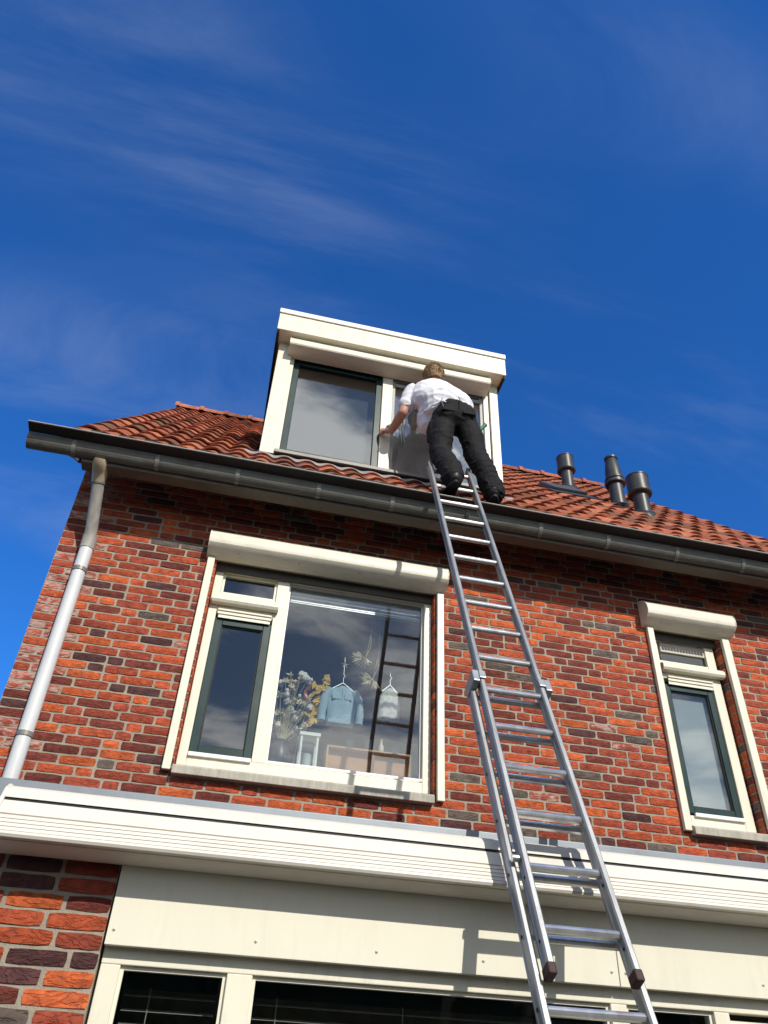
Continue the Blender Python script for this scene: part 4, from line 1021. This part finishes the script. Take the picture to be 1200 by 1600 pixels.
# shoes
M_SHOE = mat('black_shoe', (.014, .013, .013), .5, var=.3, vscale=14, spec=.4)
for nm, an, yaw in (('shoe', ANL, -.10), ('shoe', ANR, .22)):
    b = MB(); dy = Vector((math.sin(yaw), math.cos(yaw), 0))
    sole = an + Vector((0, 0, -.062))
    capsule_path(b, [an - dy * .05 + Vector((0, 0, -.005)), an - dy * .045 + Vector((0, 0, -.05))], [.046, .05])
    capsule_path(b, [sole - dy * .05, sole + dy * .04, sole + dy * .12, sole + dy * .185], [(.044, .036), (.046, .038), (.052, .034), (.045, .026)])
    o = body_part(nm, b, .006, M_SHOE, per, None, 2)
    m = MB(); n_ = 20
    o2 = []
    for k in range(n_):
        a = 2 * math.pi * k / n_; e_ = math.sin(a)
        o2.append(sole + dy * (.062 + .152 * e_) + Vector((math.cos(yaw), -math.sin(yaw), 0)) * math.cos(a) * (.048 + .008 * (e_ > 0)) + Vector((0, 0, -.030)))
    m.add(o2 + [p - Vector((0, 0, .024)) for p in o2], [tuple(range(n_)), tuple(range(n_, 2 * n_))[::-1]] + [((k + 1) % n_, k, k + n_, (k + 1) % n_ + n_) for k in range(n_)])
    m.build('sole', M_SEAL, o, bevel=.004)
# hair: scalp cap with locks
M_HAIR = mat('light_brown_hair', (.27, .165, .08), .55, var=.45, vscale=40, spec=.4, stretch=(1.6, 1.6, .5), bump=.003, bscale=70)
b = MB(); hb = Vector((HEAD.x, HEAD.y - .006, HEAD.z + .022))
b.blob(hb, .108, 22, 16, 0, (.86, .98, 1.10)); b.blob(hb + Vector((0, -.045, -.045)), .075, 16, 12, 0, (.98, .75, 1.0))
me = remesh(b, .007, 3)
hr = random.Random(4)
m = MB(); m.v = [tuple(v.co) for v in me.vertices]; m.f = [tuple(p.vertices) for p in me.polygons]; m.mi = [0] * len(m.f)
nv = []
keep = []
for v in m.v:
    p = Vector(v); q = p - HEAD
    d = (p - hb).normalized()
    dd = .007 * noise.noise(Vector((p.x * 38, p.y * 38, p.z * 13))) + .006 * noise.noise(Vector((p.x * 70, p.y * 70, p.z * 30)))
    if q.y > .035 and q.z < .055: dd -= .05
    if q.z < -.075: dd -= .02
    nv.append(tuple(p + d * dd))
m.v = nv
hair = m.build('hair', M_HAIR, per, smooth=True, sharp=0)
m = MB()
for k in range(520):
    a = hr.uniform(math.pi * 1.0, math.pi * 2.0) if hr.random() < .8 else hr.uniform(0, 2 * math.pi)
    el = hr.uniform(-.35, 1.45)
    d = Vector((math.cos(a) * math.cos(el), math.sin(a) * math.cos(el), math.sin(el)))
    base = hb + Vector((d.x * .091, d.y * .104, d.z * .118))
    if base.y - HEAD.y > .03 and base.z - HEAD.z < .06: continue
    dn = Vector((d.y * .3 + hr.uniform(-.35, .35), -d.x * .3 + hr.uniform(-.3, .3), -1 + abs(d.z) * .4)); dn = (dn - d * dn.dot(d)).normalized()
    l_ = hr.uniform(.025, .05)
    m.tube([base - d * .004, base + dn * l_ * .5 + d * .006, base + dn * l_ + d * hr.uniform(-.002, .010)], [.0036, .0032, .0008], 4, caps=False)
m.build('hair_locks', M_HAIR, hair, smooth=True)

# squeegee in the holster on the hip
sq = thing('squeegee', 'green handled squeegee sticking out beside the right hip of the person', 'squeegee', (1.66, -.30, 4.66))
g0 = Vector((1.675, -.31, 4.68)); g1 = Vector((1.762, -.30, 4.812))
MB().tube([g0.lerp(g1, .2), g0.lerp(g1, .45), g0.lerp(g1, .8), g1], [.016, .0185, .017, .019], 14).build('handle', mat('green_plastic', (.016, .16, .085), .35, var=.1), sq, smooth=True)
MB().tube([g1 - (g1 - g0) * .02, g1 + (g1 - g0) * .06], .0195, 14).build('handle_end', M_GREEN, sq, smooth=True)
MB().tube([g0, g0.lerp(g1, .25)], .010, 10).build('neck', M_PLATE, sq, smooth=True)
MB().box(1.655, 1.675, -.40, -.12, 4.640, 4.655).build('channel', M_PLATE, sq, bevel=.003)
MB().box(1.663, 1.667, -.405, -.115, 4.622, 4.640).build('rubber_blade', M_SEAL, sq)

# ------------------------------------------------------------------ things on and above the inner window sill
SZ = 1.776
crate = thing('wooden_crate', 'low open-fronted wooden box lying on the inner window sill', 'box', (.985, .29, SZ))
x0, x1, y0, y1, z0, z1 = .688, 1.287, .215, .36, SZ + .002, SZ + .19
M_WOOD = mat('pale_wood', (.56, .36, .20), .6, var=.15, vscale=5, stretch=(1, 4, 4), bump=.001, bscale=60)
M_WOOD2 = mat('brown_wood', (.19, .085, .035), .6, var=.2, vscale=6, stretch=(1, 4, 4))
f = frame_ring(MB(), x0, x1, z0, z1, .012, y0, y1).build('frame', M_WOOD, crate, bevel=.001)
MB().box(x0 + .012, x1 - .012, y0 + .055, y0 + .063, z0 + .012, z1 - .012).build('back_panel', mat('tan_board', (.55, .29, .155), .7, var=.1), crate)
MB().box(1.005, 1.024, y0 + .003, y0 + .05, z0 + .0125, z1 - .0125).build('divider', M_WOOD2, crate)
lan = thing('lantern', 'white framed glass lantern at the left on the inner window sill', 'lantern', (.57, .28, SZ))
m = MB(); lx0, lx1, ly0, ly1, lz0, lz1 = .502, .628, .225, .345, SZ + .002, SZ + .262
m.box(lx0 - .008, lx1 + .008, ly0 - .008, ly1 + .008, lz0, lz0 + .022).box(lx0 - .01, lx1 + .01, ly0 - .01, ly1 + .01, lz1 - .024, lz1)
m.build('base', M_WHITE, lan, bevel=.002)
for a in (lx0, lx1 - .014):
    for c in (ly0, ly1 - .014): MB().box(a, a + .014, c, c + .014, lz0 + .0225, lz1 - .0245).build('corner_post', M_WHITE, lan)
for c in (ly0 + .006, ly1 - .008): MB().box(lx0 + .0145, lx1 - .0145, c, c + .002, lz0 + .023, lz1 - .025).build('pane', M_CLEAR, lan)
MB().lathe([(.028, 0), (.028, .10), (.024, .104)], ((lx0 + lx1) / 2, (ly0 + ly1) / 2, lz0 + .0225), n=16).build('candle', mat('candle_wax', (.7, .75, .7), .5), lan, smooth=True)
lab = ('clear drinking glass standing at the left on the wooden box', 'clear drinking glass in the middle on the wooden box', 'clear drinking glass at the right end of the wooden box')
for k, (gx, gr_, gh) in enumerate(((.86, .036, .07), (.99, .045, .075), (1.19, .040, .06))):
    g = thing('drinking_glass', lab[k], 'glass', (gx, .29, z1), 'glasses standing on the wooden box')
    MB().lathe([(gr_ * .85, 0), (gr_, gh), (gr_ * .93, gh), (gr_ * .78, .008)], (gx, .29, z1 + .001), n=20).build('bowl', M_CLEAR, g, smooth=True)
    MB().lathe([(gr_ * .7, 0), (gr_ * .7, .003)], (gx, .29, z1 + .010), n=16).build('base', M_WHITE, g)
cb = thing('small_bottle', 'small pale bottle between the glasses on the wooden box', 'bottle', (1.085, .30, z1))
MB().lathe([(.018, 0), (.02, .05), (.018, .065), (.008, .08), (.008, .10)], (1.085, .30, z1 + .001), n=16).build('flask', mat('ivory', (.62, .58, .48), .5), cb, smooth=True)
MB().lathe([(.0095, .1), (.0095, .115)], (1.085, .30, z1 + .001), n=12).build('stopper', M_WOOD, cb)
# dried bouquet
M_DRY = mat('dried_stem', (.52, .45, .27), .8, var=.25); M_PUFF = mat('white_puff', (.78, .75, .70), .9, var=.12, vscale=30); M_STRAW = mat('straw_flower', (.76, .66, .42), .8, var=.25, vscale=20)
M_VASE = mat('dark_vase', (.03, .032, .037), .35)
bou = thing('dried_bouquet', 'vase of white and straw dried flowers in the left corner of the big pane', 'flowers', (.37, .30, SZ))
MB().lathe([(.05, .001), (.072, .04), (.078, .10), (.055, .17), (.045, .2), (.048, .205), (.04, .2), (.038, .15)], (.375, .30, SZ), n=20).build('vase', M_VASE, bou, smooth=True)
fr = random.Random(21); st = MB(); pf = MB(); sf = MB()
base = Vector((.375, .30, SZ + .18))
for k in range(52):
    a = fr.uniform(0, 2 * math.pi); tip = Vector((.375 + fr.uniform(-.105, .17), .28 + .06 * math.sin(a), SZ + fr.uniform(.27, .68)))
    st.tube([base + Vector((fr.uniform(-.02, .02), 0, 0)), base.lerp(tip, .5) + Vector((fr.uniform(-.02, .02), 0, .02)), tip], .0018, 5)
    if k % 2 == 0:
        for q in range(fr.randint(1, 3)): pf.blob(tip + Vector((fr.uniform(-.025, .025), fr.uniform(-.02, .02), fr.uniform(-.03, .02))), fr.uniform(.015, .027), 8, 6, .25)
    else:
        for q in range(9):
            d = Vector((fr.uniform(-1, 1), fr.uniform(-1, 1), fr.uniform(-.2, 1))).normalized(); e = tip + d * fr.uniform(.025, .05)
            w_ = d.orthogonal() * .007
            sf.add([tip, tip.lerp(e, .5) + w_, e, tip.lerp(e, .5) - w_ + d.cross(w_) * .3], [(0, 1, 2, 3)])
st.build('stem', M_DRY, bou); o = pf.build('cotton_puffs', M_PUFF, bou, smooth=True); o['kind'] = 'stuff'; o = sf.build('seed_heads', M_STRAW, bou); o['kind'] = 'stuff'
lf = thing('autumn_leaves', 'yellow and red autumn leaf branch beside the dried flowers', 'leaves', (.58, .30, SZ))
M_LY = mat('yellow_leaf', (.78, .52, .07), .7, var=.3, vscale=20); M_LR = mat('red_leaf', (.50, .11, .05), .7, var=.3, vscale=20)
MB().tube([(.47, .31, SZ), (.50, .30, SZ + .3), (.56, .29, SZ + .58), (.66, .28, SZ + .70)], .003, 6).build('twig', M_DRY, lf)
for k in range(52):
    t_ = fr.random()
    c = Vector((.50 + fr.uniform(0, .16), .27 + fr.uniform(-.03, .03), SZ + .47 + fr.uniform(-.02, .17))) if t_ < .66 else (Vector((.575 + fr.uniform(-.04, .03), .27, SZ + .38 + fr.uniform(-.04, .12))) if t_ < .88 else Vector((.655 + fr.uniform(-.02, .03), .27, SZ + .69 + fr.uniform(-.03, .03))))
    a = fr.uniform(0, 6.28); s_ = fr.uniform(.022, .042)
    d = Vector((math.cos(a), fr.uniform(-.5, .5), math.sin(a))).normalized(); w_ = d.cross(Vector((0, 1, 0))).normalized() * s_ * .42; n_ = d.cross(w_) * .5
    MB().add([c - d * s_, c - d * .3 * s_ + w_ + n_, c + d * .4 * s_ + w_ * .7 + n_, c + d * s_, c + d * .4 * s_ - w_ * .7 + n_, c - d * .3 * s_ - w_ + n_], [(0, 1, 2, 3), (0, 3, 4, 5)]).build('leaf', M_LR if c.x < .545 and fr.random() < .65 else M_LY, lf)
# clothes on hangers
M_WIRE = mat('wire', (.55, .55, .56), .35, metal=.6)
def garment(name, lab_, x0, x1, zt, zb, y, m_, neck, flare=0.0, sleeves=True):
    t_ = thing(name, lab_, 'clothing', ((x0 + x1) / 2, y, zt))
    cx = (x0 + x1) / 2; w = (x1 - x0) / 2; n = 22; mrows = 16; mb = MB(); vs = []
    for j in range(mrows + 1):
        v = j / mrows; zz = zt + (zb - zt) * v
        for i in range(n):
            a = 2 * math.pi * i / n
            hw = w * (.80 + .20 * min(1, v * 3) + flare * v); dd = .028 + .012 * v
            x = cx + hw * math.cos(a); dz_ = -.035 * abs(math.cos(a)) * (1 - v) 
            yy = y + dd * math.sin(a) + .008 * math.sin(math.cos(a) * 9 + v * 5) * (.3 + v) + .006 * noise.noise(Vector((x * 25, v * 7, 3)))
            vs.append((x + .006 * noise.noise(Vector((v * 9, i, 1))), yy, zz + dz_ + .005 * math.sin(i * 1.4) * v))
    fs = [(j * n + i, (j + 1) * n + i, (j + 1) * n + (i + 1) % n, j * n + (i + 1) % n) for j in range(mrows) for i in range(n)] + [tuple(range(n))]
    mb.add(vs, fs); g = mb.build('cloth', m_, t_, smooth=True, sharp=60)
    sd = g.modifiers.new('solid', 'SOLIDIFY'); sd.thickness = .003
    if sleeves:
        for s_ in (-1, 1):
            q = Vector((cx + s_ * w * .86, y, zt - .03))
            MB().tube([q, q + Vector((s_ * .035, .0, -.07)), q + Vector((s_ * .05, .01, -.17)), q + Vector((s_ * .047, .012, -.24))], [.03, .034, .032, .03], 12).build('sleeve', m_, t_, smooth=True)
        MB().box(cx - .003, cx + .003, y - .036, y - .030, zb + .02, zt - .03).build('button_band', m_, t_)
        for k in range(2):
            MB().box(cx - .075 + k * .09, cx - .02 + k * .09, y - .039, y - .030, zt - .115, zt - .07).build('pocket', m_, t_, bevel=.003)
        MB().box(x0 + .006, x1 - .006, y - .044, y + .03, zb - .012, zb + .016).build('waistband', m_, t_, bevel=.006)
    hz = zt + .03
    MB().tube([(cx - w * .82, y, zt - .028), (cx, y, hz), (cx + w * .82, y, zt - .028)], .004, 6).build('hanger', M_WIRE, t_)
    MB().tube([(cx, y, hz), (cx, y, hz + .04), (cx + .012, y, hz + .055), (cx, y, hz + .07), (cx, y, neck)], .0022, 6).build('hook', M_WIRE, t_)
    return t_
M_DENIM = mat('pale_denim', (.42, .56, .63), .9, var=.18, vscale=14, bump=.0015, bscale=120)
M_LACE = mat('white_lace', (.66, .67, .64), .9, var=.25, vscale=40, bump=.002, bscale=90)
jk = garment('denim_jacket', 'pale blue denim jacket hanging on a wire hanger behind the big pane', .668, .872, 2.425, 2.14, .26, M_DENIM, 2.66)
st_ = MB()
for k in range(5):
    a = math.pi / 2 + 2 * math.pi * k / 5; c = Vector((.772, .255, 2.60))
    st_.add([c, c + Vector((math.cos(a - .4) * .012, 0, math.sin(a - .4) * .012)), c + Vector((math.cos(a) * .034, 0, math.sin(a) * .034)), c + Vector((math.cos(a + .4) * .012, 0, math.sin(a + .4) * .012)), c - Vector((0, .006, 0))], [(4, 1, 2), (4, 2, 3), (0, 2, 1), (0, 3, 2)])
st_.build('star', M_STRAW, jk)
garment('white_top', 'white lace top hanging near the right edge of the big pane', 1.05, 1.195, 2.46, 2.22, .26, M_LACE, 2.60, .12, False)
for k, (cx, cz, lab_, top) in enumerate(((.865, 2.645, 'upper dried grass bunch hanging above the denim jacket', 2.86), (.93, 2.48, 'lower dried grass bunch hanging between jacket and white top', 2.66))):
    t_ = thing('dried_bunch', lab_, 'dried flowers', (cx, .26, cz), 'dried bunches hanging in the window')
    m = MB(); o0 = Vector((cx + .06, .26, cz + .04))
    for q in range(46):
        a = fr.uniform(math.pi * .75, math.pi * 1.75); l_ = fr.uniform(.05, .12)
        e = o0 + Vector((math.cos(a) * l_, fr.uniform(-.03, .03), math.sin(a) * l_ * .8)); d = (e - o0).normalized(); w_ = d.cross(Vector((0, 1, 0))) * .0045
        h0 = o0.lerp(e, .35)
        m.add([h0, h0.lerp(e, .6) + w_, e, h0.lerp(e, .6) - w_ + Vector((0, -.004, 0))], [(0, 1, 2, 3)])
        m.tube([o0, h0], .0012, 4)
    o = m.build('seed_heads', M_STRAW, t_); o['kind'] = 'stuff'
    MB().tube([o0, o0 + Vector((.035, 0, .10)), (cx + .095, .26, top)], .0025, 5).tube([o0, o0 + Vector((.02, 0, .12)), (cx + .088, .26, top + .03)], .002, 5).build('stem', M_DRY, t_)
    MB().tube([(cx + .095, .26, top), (cx + .095, .26, 3.10)], .0012, 4).build('string', M_WIRE, t_)
